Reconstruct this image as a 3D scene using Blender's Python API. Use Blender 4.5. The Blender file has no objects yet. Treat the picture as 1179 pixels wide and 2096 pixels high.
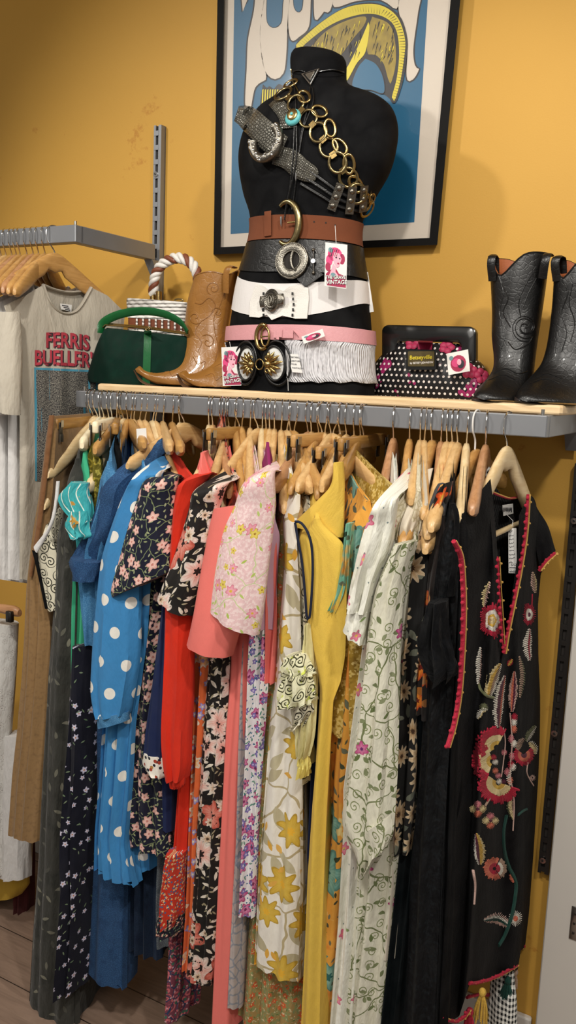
import bpy, bmesh, math, random
import numpy as np
from mathutils import Vector, Matrix
from mathutils.geometry import tessellate_polygon
from mathutils.bvhtree import BVHTree
random.seed(5)
S = bpy.context.scene
COL = S.collection
sin, cos, pi = math.sin, math.cos, math.pi

# ------------------------------------------------------------------ camera
F_PX = 1730.0
YAW, PITCH, ROLL = map(math.radians, (28.84, 8.855, 2.253))
EYE = Vector((0, -2.0, 1.66))
FW = Vector((-sin(YAW)*cos(PITCH), cos(YAW)*cos(PITCH), -sin(PITCH)))
_r0 = Vector((cos(YAW), sin(YAW), 0)); _u0 = _r0.cross(FW)
RT = cos(ROLL)*_r0 + sin(ROLL)*_u0
UP = -sin(ROLL)*_r0 + cos(ROLL)*_u0
cd = bpy.data.cameras.new('camera'); cam = bpy.data.objects.new('camera', cd); COL.objects.link(cam)
cd.sensor_fit = 'VERTICAL'; cd.sensor_height = 36; cd.lens = F_PX/2096*36
cd.clip_start = .05
M = Matrix((RT, UP, -FW)).transposed().to_4x4(); M.translation = EYE
cam.matrix_world = M; S.camera = cam

def ray(px, py): return FW + RT*((px-589.5)/F_PX) - UP*((py-1048)/F_PX)
def at(px, py, Y=-.56):
    d = ray(px, py); return EYE + d*((Y-EYE.y)/d.y)
def pr(p):
    d = Vector(p)-EYE; z = d.dot(FW); return 589.5+F_PX*d.dot(RT)/z, 1048-F_PX*d.dot(UP)/z
def atX(px, py, X):
    d = ray(px, py); return EYE + d*((X-EYE.x)/d.x)
def atZ(px, py, Z):
    d = ray(px, py); return EYE + d*((Z-EYE.z)/d.z)

# ------------------------------------------------------------------ light
S.view_settings.view_transform = 'Standard'; S.view_settings.look = 'None'
S.view_settings.gamma = 1; S.view_settings.use_curve_mapping = False
S.view_settings.exposure = 0.0
W = bpy.data.worlds.new('world'); S.world = W; W.use_nodes = True
W.node_tree.nodes['Background'].inputs[0].default_value = (1, .93, .84, 1)
W.node_tree.nodes['Background'].inputs[1].default_value = .30
def spot(loc, target, power, size=.07, angle=75, color=(1, .955, .88)):
    l = bpy.data.lights.new('ceiling_spot', 'SPOT'); l.energy = power; l.shadow_soft_size = size
    l.spot_size = math.radians(angle); l.spot_blend = .6; l.color = color
    o = bpy.data.objects.new('ceiling_spot_light', l); COL.objects.link(o); o.location = loc
    o.rotation_euler = (Vector(target)-Vector(loc)).to_track_quat('-Z', 'Y').to_euler()
spot((-2.1, -1.9, 3.05), (-1.1, -.2, 1.5), 88)
spot((-.5, -2.1, 3.05), (-.9, -.3, 1.3), 112)
spot((.55, -1.7, 3.05), (-.5, -.2, 1.3), 98)
al = bpy.data.lights.new('ceiling_panel', 'AREA'); al.energy = 26; al.size = 1.6; al.color = (1, .95, .88)
ao = bpy.data.objects.new('ceiling_panel_light', al); COL.objects.link(ao); ao.location = (-.4, -2.9, 2.9)
ao.rotation_euler = (Vector((-.8, -.3, 1))-Vector(ao.location)).to_track_quat('-Z', 'Y').to_euler()

# ------------------------------------------------------------------ materials
def srgb(c):
    if isinstance(c, str):
        c = c.lstrip('#'); c = [int(c[i:i+2], 16)/255 for i in (0, 2, 4)]
        return tuple(x/12.92 if x <= .04045 else ((x+.055)/1.055)**2.4 for x in c)+(1,)
    return tuple(c)+(1,) if len(c) == 3 else tuple(c)

class SM:
    """small shader-node writer"""
    def __init__(s, name):
        s.mat = bpy.data.materials.new(name); s.mat.use_nodes = True
        s.nt = s.mat.node_tree; s.b = s.nt.nodes['Principled BSDF']
    def n(s, t, **kw):
        o = s.nt.nodes.new(t)
        for k, v in kw.items(): setattr(o, k, v)
        return o
    def put(s, sock, v):
        if isinstance(v, bpy.types.NodeSocket): s.nt.links.new(v, sock)
        elif sock.type == 'RGBA': sock.default_value = srgb(v)
        else: sock.default_value = v
    def m(s, op, a, b=0.0, c=0.0):
        o = s.n('ShaderNodeMath', operation=op)
        for i, v in enumerate((a, b, c)): s.put(o.inputs[i], v)
        return o.outputs[0]
    def vm(s, op, a, b=(0, 0, 0)):
        o = s.n('ShaderNodeVectorMath', operation=op); s.put(o.inputs[0], a)
        if op == 'SCALE': s.put(o.inputs[3], b)
        else: s.put(o.inputs[1], b)
        return o.outputs[0]
    def mix(s, f, a, b):
        o = s.n('ShaderNodeMix', data_type='RGBA')
        s.put(o.inputs[0], f); s.put(o.inputs[6], a); s.put(o.inputs[7], b); return o.outputs[2]
    def sep(s, v):
        o = s.n('ShaderNodeSeparateXYZ'); s.put(o.inputs[0], v); return o.outputs
    def comb(s, x, y, z=0.0):
        o = s.n('ShaderNodeCombineXYZ')
        for i, v in enumerate((x, y, z)): s.put(o.inputs[i], v)
        return o.outputs[0]
    def noise(s, v, sc, det=2.0, rough=.5, dist=0.0, color=False):
        o = s.n('ShaderNodeTexNoise'); s.put(o.inputs['Vector'], v); s.put(o.inputs['Scale'], sc)
        s.put(o.inputs['Detail'], det); s.put(o.inputs['Roughness'], rough); s.put(o.inputs['Distortion'], dist)
        return o.outputs[1 if color else 0]
    def vor(s, v, sc, rnd=1.0, feat='F1', dim='2D'):
        o = s.n('ShaderNodeTexVoronoi', feature=feat, voronoi_dimensions=dim)
        s.put(o.inputs['Vector'], v); s.put(o.inputs['Scale'], sc); s.put(o.inputs['Randomness'], rnd)
        return o.outputs
    def lt(s, a, b, soft=0.0):
        if soft:
            o = s.n('ShaderNodeMapRange'); s.put(o.inputs[0], a); s.put(o.inputs[1], b); s.put(o.inputs[2], b-soft)
            return o.outputs[0]
        return s.m('LESS_THAN', a, b)
    def uv(s):
        o = s.n('ShaderNodeUVMap'); return o.outputs[0]
    def obj(s): return s.n('ShaderNodeTexCoord').outputs['Object']
    def bump(s, h, st=.3, dist=.01, prev=None):
        o = s.n('ShaderNodeBump'); s.put(o.inputs['Height'], h)
        o.inputs['Strength'].default_value = st; o.inputs['Distance'].default_value = dist
        if prev is not None: s.nt.links.new(prev, o.inputs['Normal'])
        return o.outputs[0]
    def fin(s, col, rough=.8, metal=0.0, nrm=None, sheen=0.0, spec=.5, coat=0.0, alpha=None):
        s.put(s.b.inputs['Base Color'], col); s.put(s.b.inputs['Roughness'], rough)
        s.put(s.b.inputs['Metallic'], metal); s.put(s.b.inputs['Sheen Weight'], sheen*.22)
        s.put(s.b.inputs['Specular IOR Level'], spec); s.put(s.b.inputs['Coat Weight'], coat)
        if nrm is not None: s.nt.links.new(nrm, s.b.inputs['Normal'])
        if alpha is not None: s.put(s.b.inputs['Alpha'], alpha)
        return s.mat

def polar(s, uv, V, sc):
    d = s.vm('SUBTRACT', uv, V['Position']); x, y, _ = s.sep(d)
    return s.m('ARCTAN2', y, x), V['Distance'], x, y
def layer(s, uv, base, L):
    k = L[0]
    if k == 'fl':
        _, sc, R, n, c1, c2, c3, dens = L[:8]; rnd = L[8] if len(L) > 8 else .8
        V = s.vor(uv, sc, rnd); a, r, _, _ = polar(s, uv, V, sc)
        cr, cg, cb = s.sep(V['Color'])[:3]
        ph = s.m('MULTIPLY', cr, 6.283)
        lob = s.m('MULTIPLY_ADD', s.m('COSINE', s.m('MULTIPLY_ADD', a, float(n), ph)), .2, .8)
        rr = s.m('MULTIPLY', lob, s.m('MULTIPLY_ADD', cb, R*.45, R*.72))
        t = s.m('DIVIDE', r, rr)
        streak = s.m('MULTIPLY_ADD', s.m('SINE', s.m('MULTIPLY', a, n*4.0)), .12, t)
        col = s.mix(s.lt(streak, .95, .6), c1, c2)
        col = s.mix(s.lt(t, .26), col, c3)
        mask = s.m('MULTIPLY', s.lt(t, 1.0), s.m('LESS_THAN', cg, dens))
        edge = s.m('MULTIPLY', s.m('GREATER_THAN', t, .88), .45)
        col = s.mix(edge, col, s.mix(.55, c1, '#3a2a20'))
        return s.mix(mask, base, col)
    if k == 'lf':
        _, sc, a_, b_, c, dens = L[:6]
        uv2 = s.vm('ADD', uv, (.37*sc**-.5, .19, 0))
        V = s.vor(uv2, sc, 1.0); a, r, _, _ = polar(s, uv2, V, sc)
        cr, cg, cb = s.sep(V['Color'])[:3]
        an = s.m('ADD', a, s.m('MULTIPLY', cr, 6.283))
        x = s.m('MULTIPLY', r, s.m('COSINE', an)); y = s.m('MULTIPLY', r, s.m('SINE', an))
        lens = s.m('ADD', s.m('ABSOLUTE', y), s.m('MULTIPLY', s.m('MULTIPLY', x, x), b_/(a_*a_)))
        mask = s.m('MULTIPLY', s.lt(lens, b_), s.m('LESS_THAN', cg, dens))
        c = s.mix(s.m('MULTIPLY', cb, .5), c, s.mix(.35, c, '#f5f0d0'))
        return s.mix(mask, base, c)
    if k == 'vn':
        _, sc, w, c = L
        wr = s.vm('ADD', uv, s.vm('SCALE', s.vm('SUBTRACT', s.noise(uv, sc*1.3, 2, color=True), (.5, .5, .5)), .5/sc))
        V = s.vor(wr, sc, 1.0, 'DISTANCE_TO_EDGE')
        return s.mix(s.lt(V['Distance'], w), base, c)
    if k == 'dot':
        _, sp, R, c = L
        x, y, _ = s.sep(s.vm('SCALE', uv, 1/sp))
        row = s.m('FLOOR', y); xo = s.m('MULTIPLY_ADD', s.m('MODULO', row, 2.0), .5, x)
        fx = s.m('SUBTRACT', s.m('FRACT', xo), .5); fy = s.m('SUBTRACT', s.m('FRACT', y), .5)
        d = s.m('SQRT', s.m('ADD', s.m('MULTIPLY', fx, fx), s.m('MULTIPLY', fy, fy)))
        return s.mix(s.lt(d, R/sp), base, c)
    if k == 'dr':
        _, sc, R, c, dens = L
        V = s.vor(s.vm('ADD', uv, (sc*.013, .7, 0)), sc, .9)
        cg = s.sep(V['Color'])[1]
        return s.mix(s.m('MULTIPLY', s.lt(V['Distance'], R), s.m('LESS_THAN', cg, dens)), base, c)
    if k == 'sp':
        _, sc, R, turns, c, w = L
        V = s.vor(uv, sc, .75); a, r, _, _ = polar(s, uv, V, sc)
        cr = s.sep(V['Color'])[0]
        hand = s.m('SIGN', s.m('SUBTRACT', cr, .5))
        ph = s.m('ADD', s.m('MULTIPLY', r, turns*6.283/R), s.m('MULTIPLY', a, hand))
        v = s.m('SINE', s.m('MULTIPLY_ADD', cr, 6.283, ph))
        mask = s.m('MULTIPLY', s.m('GREATER_THAN', v, w), s.lt(r, R))
        return s.mix(mask, base, c)
    if k == 'nz':
        _, sc, th, soft, c = L
        f = s.noise(uv, sc, 3, .6)
        o = s.n('ShaderNodeMapRange'); s.put(o.inputs[0], f); s.put(o.inputs[1], th); s.put(o.inputs[2], th+soft)
        return s.mix(o.outputs[0], base, c)
    if k == 'ck':
        _, sp, c = L
        x, y, _ = s.sep(s.vm('SCALE', uv, 1/sp))
        a = s.m('LESS_THAN', s.m('FRACT', x), .5); b = s.m('LESS_THAN', s.m('FRACT', y), .5)
        return s.mix(s.m('MULTIPLY', s.m('ADD', a, b), .5), base, c)
    if k == 'st':
        _, kx, ky, th, c = L
        x, y, _ = s.sep(uv)
        v = s.m('SINE', s.m('ADD', s.m('MULTIPLY', x, kx), s.m('MULTIPLY', y, ky)))
        return s.mix(s.m('GREATER_THAN', v, th), base, c)

MATS = {}
def fab(name, base, layers=(), rough=.85, sheen=.15, metal=0.0, spec=.3, weave=900, wv=.12, wr=.25, var=.12, rib=None, coat=0.0, alpha=None):
    s = SM(name); uv = s.uv()
    x, y, _ = s.sep(uv)
    big = s.noise(uv, 9, 3)
    col = s.mix(s.m('MULTIPLY', s.m('ABSOLUTE', s.m('SUBTRACT', big, .5)), var*3), base, s.mix(.5, base, '#777777'))
    for L in layers: col = layer(s, uv, col, L)
    fine = s.noise(uv, weave, 2)
    col = s.mix(s.m('MULTIPLY', fine, .14), col, (0, 0, 0))
    nr = s.bump(s.noise(s.comb(s.m('MULTIPLY', x, 2.0), s.m('MULTIPLY', y, .7)), 22, 3, .6), wr, .012)
    nr = s.bump(fine, wv, .002, nr)
    if rib: nr = s.bump(s.m('SINE', s.m('MULTIPLY', x, rib)), .6, .003, nr)
    MATS[name] = s.fin(col, rough, metal, nr, sheen, spec, coat, alpha); return MATS[name]
def plain(name, base, rough=.5, metal=0.0, spec=.5, coat=0.0, nscale=40, nb=.08, var=.15, base2=None, dist=.002):
    s = SM(name); o = s.obj(); f = s.noise(o, nscale, 4)
    col = s.mix(s.m('MULTIPLY', f, var*2), base, base2 or s.mix(.5, base, (0, 0, 0)))
    MATS[name] = s.fin(col, rough, metal, s.bump(f, nb, dist), 0.0, spec, coat); return MATS[name]
def wood(name, c1, c2, sc=14, rough=.38, axis=0, coat=.2):
    s = SM(name); o = s.obj(); x, y, z = s.sep(o)
    k = [1.0, 1.0, 1.0]; k[axis] = .12
    v = s.comb(s.m('MULTIPLY', x, k[0]), s.m('MULTIPLY', y, k[1]), s.m('MULTIPLY', z, k[2]))
    f = s.noise(v, sc*6, 4, .6, 1.2)
    o2 = s.n('ShaderNodeMapRange'); s.put(o2.inputs[0], f); s.put(o2.inputs[1], .35); s.put(o2.inputs[2], .68)
    col = s.mix(o2.outputs[0], c1, c2)
    MATS[name] = s.fin(col, rough, 0.0, s.bump(f, .08, .001), 0.0, .4, coat); return MATS[name]

# ------------------------------------------------------------------ mesh helpers
class MB:
    def __init__(s): s.v = []; s.f = []; s.mi = []; s.uv = []; s.mats = []
    def slot(s, mat):
        if mat not in s.mats: s.mats.append(mat)
        return s.mats.index(mat)
    def add(s, vs, fs, mat, uvs=None):
        b = len(s.v); s.v += [Vector(p) for p in vs]; k = s.slot(mat)
        s.uv += list(uvs) if uvs else [(p[0]+p[1], p[2]) for p in vs]
        for f in fs: s.f.append([b+i for i in f]); s.mi.append(k)
    def loft(s, rings, mat, closed=True, cap0=False, cap1=False, uvs=None, u0=0.0):
        n = len(rings[0]); vs = []; uu = []
        for r in rings:
            r = [Vector(p) for p in r]; acc = 0; L = [0]
            for i in range(1, n): acc += (r[i]-r[i-1]).length; L.append(acc)
            vs += r; uu += [(L[i]-acc/2+u0, r[i].z) for i in range(n)]
        b = len(s.v); s.v += vs; s.uv += uvs or uu; k = s.slot(mat)
        for i in range(len(rings)-1):
            for j in range(n if closed else n-1):
                j2 = (j+1) % n
                s.f.append([b+i*n+j, b+i*n+j2, b+(i+1)*n+j2, b+(i+1)*n+j]); s.mi.append(k)
        if cap0: s.f.append([b+j for j in range(n)][::-1]); s.mi.append(k)
        if cap1: s.f.append([b+(len(rings)-1)*n+j for j in range(n)]); s.mi.append(k)
    def tube(s, pts, r, mat, n=8, closed=False, flat=1.0, up=None):
        pts = [Vector(p) for p in pts]; rings = []; N = len(pts); prev = None
        for i, p in enumerate(pts):
            if closed: t = pts[(i+1) % N]-pts[i-1]
            else: t = pts[min(i+1, N-1)]-pts[max(i-1, 0)]
            t = t.normalized() if t.length > 1e-9 else Vector((0, 0, 1))
            if up is not None: a = Vector(up)
            elif prev is None: a = Vector((0, 0, 1)) if abs(t.z) < .9 else Vector((1, 0, 0))
            else: a = prev
            a = (a-t*a.dot(t)); a = a.normalized() if a.length > 1e-6 else t.orthogonal().normalized()
            prev = a; b = t.cross(a)
            rad = r[i] if isinstance(r, (list, tuple)) else r
            rings.append([p+(a*cos(q)*rad+b*sin(q)*rad*flat) for q in [2*pi*k/n for k in range(n)]])
        if closed: rings.append(rings[0])
        s.loft(rings, mat, True, not closed, not closed)
    def box(s, c, d, mat, rz=0.0, bev=0.0):
        c = Vector(c); hx, hy, hz = d[0]/2, d[1]/2, d[2]/2
        R = Matrix.Rotation(rz, 3, 'Z')
        if bev <= 0:
            P = [c+R @ Vector((x*hx, y*hy, z*hz)) for x in (-1, 1) for y in (-1, 1) for z in (-1, 1)]
            s.add(P, [(0, 1, 3, 2), (4, 6, 7, 5), (0, 4, 5, 1), (2, 3, 7, 6), (0, 2, 6, 4), (1, 5, 7, 3)], mat)
        else:
            e = bev; rings = []
            for z, k in ((-hz, e), (-hz+e*.4, e*.3), (-hz+e, 0), (hz-e, 0), (hz-e*.4, e*.3), (hz, e)):
                rings.append([c+R @ Vector((x*(hx-k-i1*e), y*(hy-k-i2*e), z)) for x, y, i1, i2 in
                              ((-1, -1, 0, 1), (-1, -1, 1, 0), (1, -1, 1, 0), (1, -1, 0, 1), (1, 1, 0, 1), (1, 1, 1, 0), (-1, 1, 1, 0), (-1, 1, 0, 1))])
            s.loft(rings, mat, True, True, True)
    def poly(s, pts, mat, thick=0.0, nrm=None):
        pts = [Vector(p) for p in pts]
        tris = tessellate_polygon([pts])
        s.add(pts, tris, mat)
        if thick:
            q = [p-Vector(nrm)*thick for p in pts]; n = len(pts)
            s.add(pts+q, [(i, (i+1) % n, n+(i+1) % n, n+i) for i in range(n)], mat)
            s.add(q, [t[::-1] for t in tris], mat)
    def build(s, name, parent=None, smooth=True, sub=0, solid=0, loc=None):
        me = bpy.data.meshes.new(name)
        org = Vector(loc) if loc is not None else (parent['_org'] if parent is not None and '_org' in parent else None)
        if org is None:
            if parent is None:
                xs = [v for v in s.v]; org = Vector((sum(v.x for v in xs)/len(xs), sum(v.y for v in xs)/len(xs), min(v.z for v in xs)))
            else: org = Vector((0, 0, 0))
        org = Vector(org)
        me.from_pydata([tuple(v-org) for v in s.v], [], s.f)
        for mname in s.mats: me.materials.append(MATS[mname])
        me.polygons.foreach_set('material_index', s.mi)
        me.polygons.foreach_set('use_smooth', [smooth]*len(me.polygons))
        ul = me.uv_layers.new(name='UVMap')
        li = np.zeros(len(me.loops), dtype=np.int32); me.loops.foreach_get('vertex_index', li)
        U = np.array(s.uv, dtype=np.float32)[li]; ul.data.foreach_set('uv', U.ravel())
        bm = bmesh.new(); bm.from_mesh(me); bmesh.ops.recalc_face_normals(bm, faces=bm.faces); bm.to_mesh(me); bm.free()
        if smooth: me.set_sharp_from_angle(angle=math.radians(50))
        o = bpy.data.objects.new(name, me); COL.objects.link(o)
        if parent is not None: o.parent = parent
        else: o.location = org
        o['_org'] = list(org)
        if sub: m_ = o.modifiers.new('s', 'SUBSURF'); m_.levels = sub; m_.render_levels = sub
        if solid: m_ = o.modifiers.new('t', 'SOLIDIFY'); m_.thickness = solid
        return o

def tag(o, label=None, cat=None, group=None, kind=None):
    if label: o['label'] = label
    if cat: o['category'] = cat
    if group: o['group'] = group
    if kind: o['kind'] = kind
    return o
def thing(name, label, cat, loc, rz=0.0, group=None):
    o = bpy.data.objects.new(name, None); COL.objects.link(o); o.location = loc; o.rotation_euler.z = rz
    o.empty_display_size = .03
    o['_org'] = list(loc) if rz == 0 else [0, 0, 0]
    return tag(o, label, cat, group)

def spline(rows, n):
    """Catmull-Rom through equal-length tuples"""
    A = np.array(rows, float); m = len(A)
    if m == 2: return [tuple(A[0]+(A[1]-A[0])*k/(n-1)) for k in range(n)]
    P = np.vstack([2*A[0]-A[1], A, 2*A[-1]-A[-2]])
    out = []
    d = np.concatenate([[0], np.cumsum(np.linalg.norm(np.diff(A, axis=0), axis=1)+1e-6)]); d /= d[-1]
    for k in range(n):
        t = k/(n-1); i = min(np.searchsorted(d, t, side='right')-1, m-2); i = max(i, 0)
        w = (t-d[i])/(d[i+1]-d[i]); p0, p1, p2, p3 = P[i], P[i+1], P[i+2], P[i+3]
        out.append(tuple(.5*((2*p1)+(-p0+p2)*w+(2*p0-5*p1+4*p2-p3)*w*w+(-p0+3*p1-3*p2+p3)*w**3)))
    return out
def sstep(a, b, x):
    t = min(1, max(0, (x-a)/(b-a))); return t*t*(3-2*t)

def blade(mb, rows, mat, Y=-.57, dep=.03, n=36, seg=28, fold=.003, freq=7, ph=0.0, zmin=None, cap0=True, cap1=True, pw=1.0, gather=False):
    """closed tube whose front outline follows rows (xl,yl,xr,yr[,Y[,half depth]])"""
    R = [tuple(r)+((Y, dep) if len(r) == 4 else ((dep,) if len(r) == 5 else ())) for r in rows]
    rings = []
    for k, r in enumerate(spline(R, n)):
        L = at(r[0], r[1], r[4]); Q = at(r[2], r[3], r[4]); c = (L+Q)/2; h = (Q-L)/2
        hn = h.normalized(); nv = Vector((-hn.z*0+0, 1, 0)); nv = (nv-hn*nv.dot(hn)).normalized()
        ring = []; w = k/(n-1)
        for j in range(seg):
            a = 2*pi*j/seg-pi/2+pi
            f = 1+(fold*(.25+w if not gather else .3+w)*(sin(freq*a+ph+2.2*sin(3*w+ph))+.5*sin(freq*2.3*a+ph*2+4*w)))/max(h.length, .004)
            ca, sa = cos(a), sin(a)
            ca = math.copysign(abs(ca)**pw, ca); sa = math.copysign(abs(sa)**pw, sa)
            p = c+h*ca*(1+(f-1)*.35)+nv*r[5]*sa*f
            if zmin is not None: p.z = max(p.z, zmin)
            ring.append(p)
        rings.append(ring)
    mb.loft(rings, mat, True, cap0, cap1, u0=ph*.37)
    return rings

def text_mesh(mb, txt, size, mat, origin, ux, uy, offset=0.0, depth=0.0, squash=None, align='LEFT'):
    cu = bpy.data.curves.new('t', 'FONT'); cu.body = txt; cu.size = size; cu.offset = offset; cu.extrude = depth
    cu.align_x = align; cu.resolution_u = 3
    o = bpy.data.objects.new('t', cu); COL.objects.link(o)
    dg = bpy.context.evaluated_depsgraph_get(); me = o.evaluated_get(dg).to_mesh()
    ux, uy, origin = Vector(ux).normalized(), Vector(uy).normalized(), Vector(origin); un = ux.cross(uy)
    vs = []
    for v in me.vertices:
        x, y, z = v.co
        if squash: x, y = squash(x, y)
        vs.append(origin+ux*x+uy*y+un*z)
    mb.add(vs, [tuple(p.vertices) for p in me.polygons], mat)
    o.evaluated_get(dg).to_mesh_clear(); bpy.data.objects.remove(o); bpy.data.curves.remove(cu)

# ---- material library
s = SM('ochre_paint'); o_ = s.obj()
c_ = s.mix(s.noise(o_, 2.2, 4), '#c59843', '#b98c39'); c_ = s.mix(s.lt(s.noise(o_, 7, 6, .7), .36, .05), c_, '#b07d32')
MATS['ochre_paint'] = s.fin(c_, .62, 0, s.bump(s.noise(o_, 260, 3), .12, .002), 0, .35)
plain('white_paint', '#cdc8c0', .5, base2=(.45, .42, .4), nscale=6, var=.12)
plain('ceiling_paint', '#d8d4cc', .8)
s = SM('floor_planks'); o_ = s.obj(); x_, y_, z_ = s.sep(o_)
pl_ = s.m('FLOOR', s.m('MULTIPLY', y_, 6.5)); 
g_ = s.noise(s.comb(s.m('MULTIPLY_ADD', pl_, 3.7, s.m('MULTIPLY', x_, 1.0)), s.m('MULTIPLY', y_, 9.0), pl_), 5, 5, .65, .8)
c_ = s.mix(g_, '#57453a', '#a48a78'); c_ = s.mix(s.m('LESS_THAN', s.m('FRACT', s.m('MULTIPLY', y_, 6.5)), .02), c_, '#2a201a')
MATS['floor_planks'] = s.fin(c_, .5, 0, s.bump(g_, .1, .002), 0, .4)
plain('grey_metal', '#8c8e92', .42, .55, nscale=20, nb=.03, var=.12)
plain('dark_slot', '#1c1611', .8)
plain('steel', '#b9b6b0', .3, 1.0, nb=.02)
plain('chrome', '#d6d6d6', .16, 1.0, nb=.01, var=.03)
plain('dark_metal', '#4c4a48', .35, .9)
plain('antique_silver', '#8f8a80', .32, 1.0, nscale=350, nb=.5, var=.5)
plain('gold', '#ae9460', .24, 1.0, nscale=200, nb=.12, var=.2)
plain('brass', '#94845e', .28, 1.0, nscale=120, nb=.2, var=.3)
plain('black_plastic', '#101010', .25, coat=.4, nb=.03)
plain('black_frame', '#0c0a09', .6, nscale=90, spec=.12)
plain('paper', '#dcdad6', .7, nb=.02, var=.04)
plain('poster_paper', '#cfc3b4', .45, nb=.01, var=.05, nscale=4)
plain('poster_blue', '#0e5a7e', .42, nb=.01, var=.06, nscale=8)
plain('poster_dark', '#232023', .45, nb=.01, var=.03)
plain('poster_gold', '#b0982c', .45, nb=.01, nscale=60, var=.5, base2=(.12, .08, .02))
plain('poster_yellow', '#d8c530', .45, nb=.01)
plain('ink', '#2a2a33', .7); plain('pink_ink', '#d2447a', .6, var=.02); plain('rose_ink', '#a3244c', .6); plain('skin_ink', '#eba5b4', .6, var=.02); plain('teal_ink', '#6d9096', .6)
s = SM('clear_glass'); tr_ = s.n('ShaderNodeBsdfTransparent'); gl_ = s.n('ShaderNodeBsdfGlossy'); gl_.inputs['Roughness'].default_value = .04
mx_ = s.n('ShaderNodeMixShader'); mx_.inputs[0].default_value = .05; s.nt.links.new(tr_.outputs[0], mx_.inputs[1]); s.nt.links.new(gl_.outputs[0], mx_.inputs[2])
s.nt.links.new(mx_.outputs[0], s.nt.nodes['Material Output'].inputs[0]); MATS['clear_glass'] = s.mat
wood('beech', '#d4b07c', '#be9660', 12); wood('pale_beech', '#dcc59a', '#ccaf80', 12); wood('honey_wood', '#c09458', '#a87c44', 12); wood('red_wood', '#b88a62', '#9c6e48', 12)
wood('cream_wood', '#efe3c4', '#e6d6b0', 12, coat=.1); wood('shelf_wood', '#e3c79e', '#cfae80', 9, .5, 0, 0)
wood('olive_wood', '#a87e42', '#8a6230', 12)
plain('grey_flock', '#3a3c40', .95, nscale=400, nb=.4)
fab('black_jersey', '#08080a', wr=.12, sheen=.0, weave=1500, spec=.12)

# fabrics
fab('tan_suede', '#8e6f48', [('nz', 90, .5, .2, '#7f6240')], .95, .5, wr=.2)
fab('brown_suede', '#7c5432', [('nz', 60, .5, .2, '#6c4626')], .95, .5)
fab('charcoal_velvet', '#33332e', [('nz', 14, .5, .15, '#272824'), ('lf', 30, .36, .13, '#42423c', .45)], .9, .5, wr=.6)
fab('mint_crepe', '#3fae82', wr=.15); fab('teal_sheer', '#38a6ab', [('st', 240, 90, .93, '#dfe8dc'), ('nz', 22, .58, .03, '#b98a3a')], .6, wr=.7)
fab('olive_brocade', '#6b6016', [('sp', 32, .42, 1.4, '#a89434', .3), ('nz', 60, .56, .03, '#b8a84a')], .45, .1, .3)
fab('black_cloth', '#08080a', wr=.4, spec=.1, sheen=0); fab('black_lace', '#121113', [('vn', 60, .07, '#2c2a2c')], .8)
DN = lambda n, a, b, c: fab(n, a, [('nz', 420, .48, .12, b), ('nz', 30, .52, .2, c)], .9, .1, weave=1400, wv=.35)
DN('light_denim', '#3f7aa8', '#5f96be', '#386e9a'); DN('mid_denim', '#1f4068', '#335c88', '#1c3a60'); DN('dark_denim', '#18324f', '#26466a', '#152b46'); DN('navy_denim', '#16273f', '#213650', '#13213a')
DN('acid_denim', '#5c676e', '#8a9499', '#3c464e')
fab('navy_sprig', '#0b0d1e', [('fl', 36, .3, 5, '#b9b6cf', '#dcd8e6', '#c07a52', .5), ('lf', 52, .3, .09, '#5d7a5a', .3)])
fab('polka_blue', '#3a84bd', [('dot', .071, .0135, '#e9e6dd')], .8, weave=700)
fab('navy_rose', '#11142a', [('vn', 27, .022, '#7d8a62'), ('lf', 75, .34, .14, '#8b946c', .62), ('fl', 30, .42, 5, '#d9a49a', '#efc9bd', '#c98478', .8)])
fab('navy_rose_dark', '#0c0f1c', [('vn', 27, .022, '#59684e'), ('lf', 70, .34, .13, '#5c6a4c', .6), ('fl', 30, .4, 5, '#b98a82', '#c9a49b', '#8c5750', .8)])
fab('dot_tile', '#15120f', [('ck', .03, '#cfc6b8'), ('dr', 45, .34, '#15120f', .9), ('dr', 45, .22, '#b8343a', .9)])
fab('navy_crepe', '#10204a', wr=.15); fab('dot_cuff', '#ece6da', [('dr', 75, .26, '#20202a', .45), ('dr', 62, .25, '#b8894a', .4), ('dr', 58, .24, '#a5402c', .35)])
fab('red_crepe', '#d62c12', wr=.2, weave=1200); fab('red_ditsy', '#c2321e', [('fl', 95, .36, 5, '#e08a4a', '#f0d9a0', '#30406a', .7), ('dr', 130, .28, '#44618c', .5), ('lf', 110, .3, .12, '#e5d9b5', .3)])
fab('dark_ditsy', '#141624', [('fl', 100, .4, 5, '#c0605a', '#e3c8b8', '#d8b04a', .7), ('lf', 120, .3, .12, '#7ba07a', .5)])
fab('paisley', '#7a3a4c', [('sp', 34, .46, 1.2, '#c86a70', .2), ('vn', 30, .05, '#2c3a5a'), ('dr', 60, .25, '#3f6b5a', .5), ('dr', 80, .2, '#c9a0a8', .5)])
fab('mono_floral', '#15110f', [('lf', 40, .46, .14, '#ddd2c4', .7), ('lf', 60, .4, .12, '#8f8468', .6), ('fl', 12, .5, 6, '#e8dcd2', '#dfa79a', '#2a1a18', .6), ('fl', 10, .4, 5, '#c8604f', '#dc9080', '#241210', .38), ('nz', 70, .6, .04, '#241c18'), ('fl', 26, .4, 7, '#e9ded2', '#c9a888', '#4a3424', .35)], .75)
fab('orange_floral', '#dd6a38', [('fl', 22, .45, 6, '#e6dccb', '#e5a25a', '#8a7ba8', .5), ('fl', 40, .4, 5, '#8478b4', '#b9a8c8', '#e8d9a8', .5)])
fab('coral_crepe', '#e8776e', wr=.12, weave=800); fab('rose_crepe', '#c25c60', wr=.12, weave=800)
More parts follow.
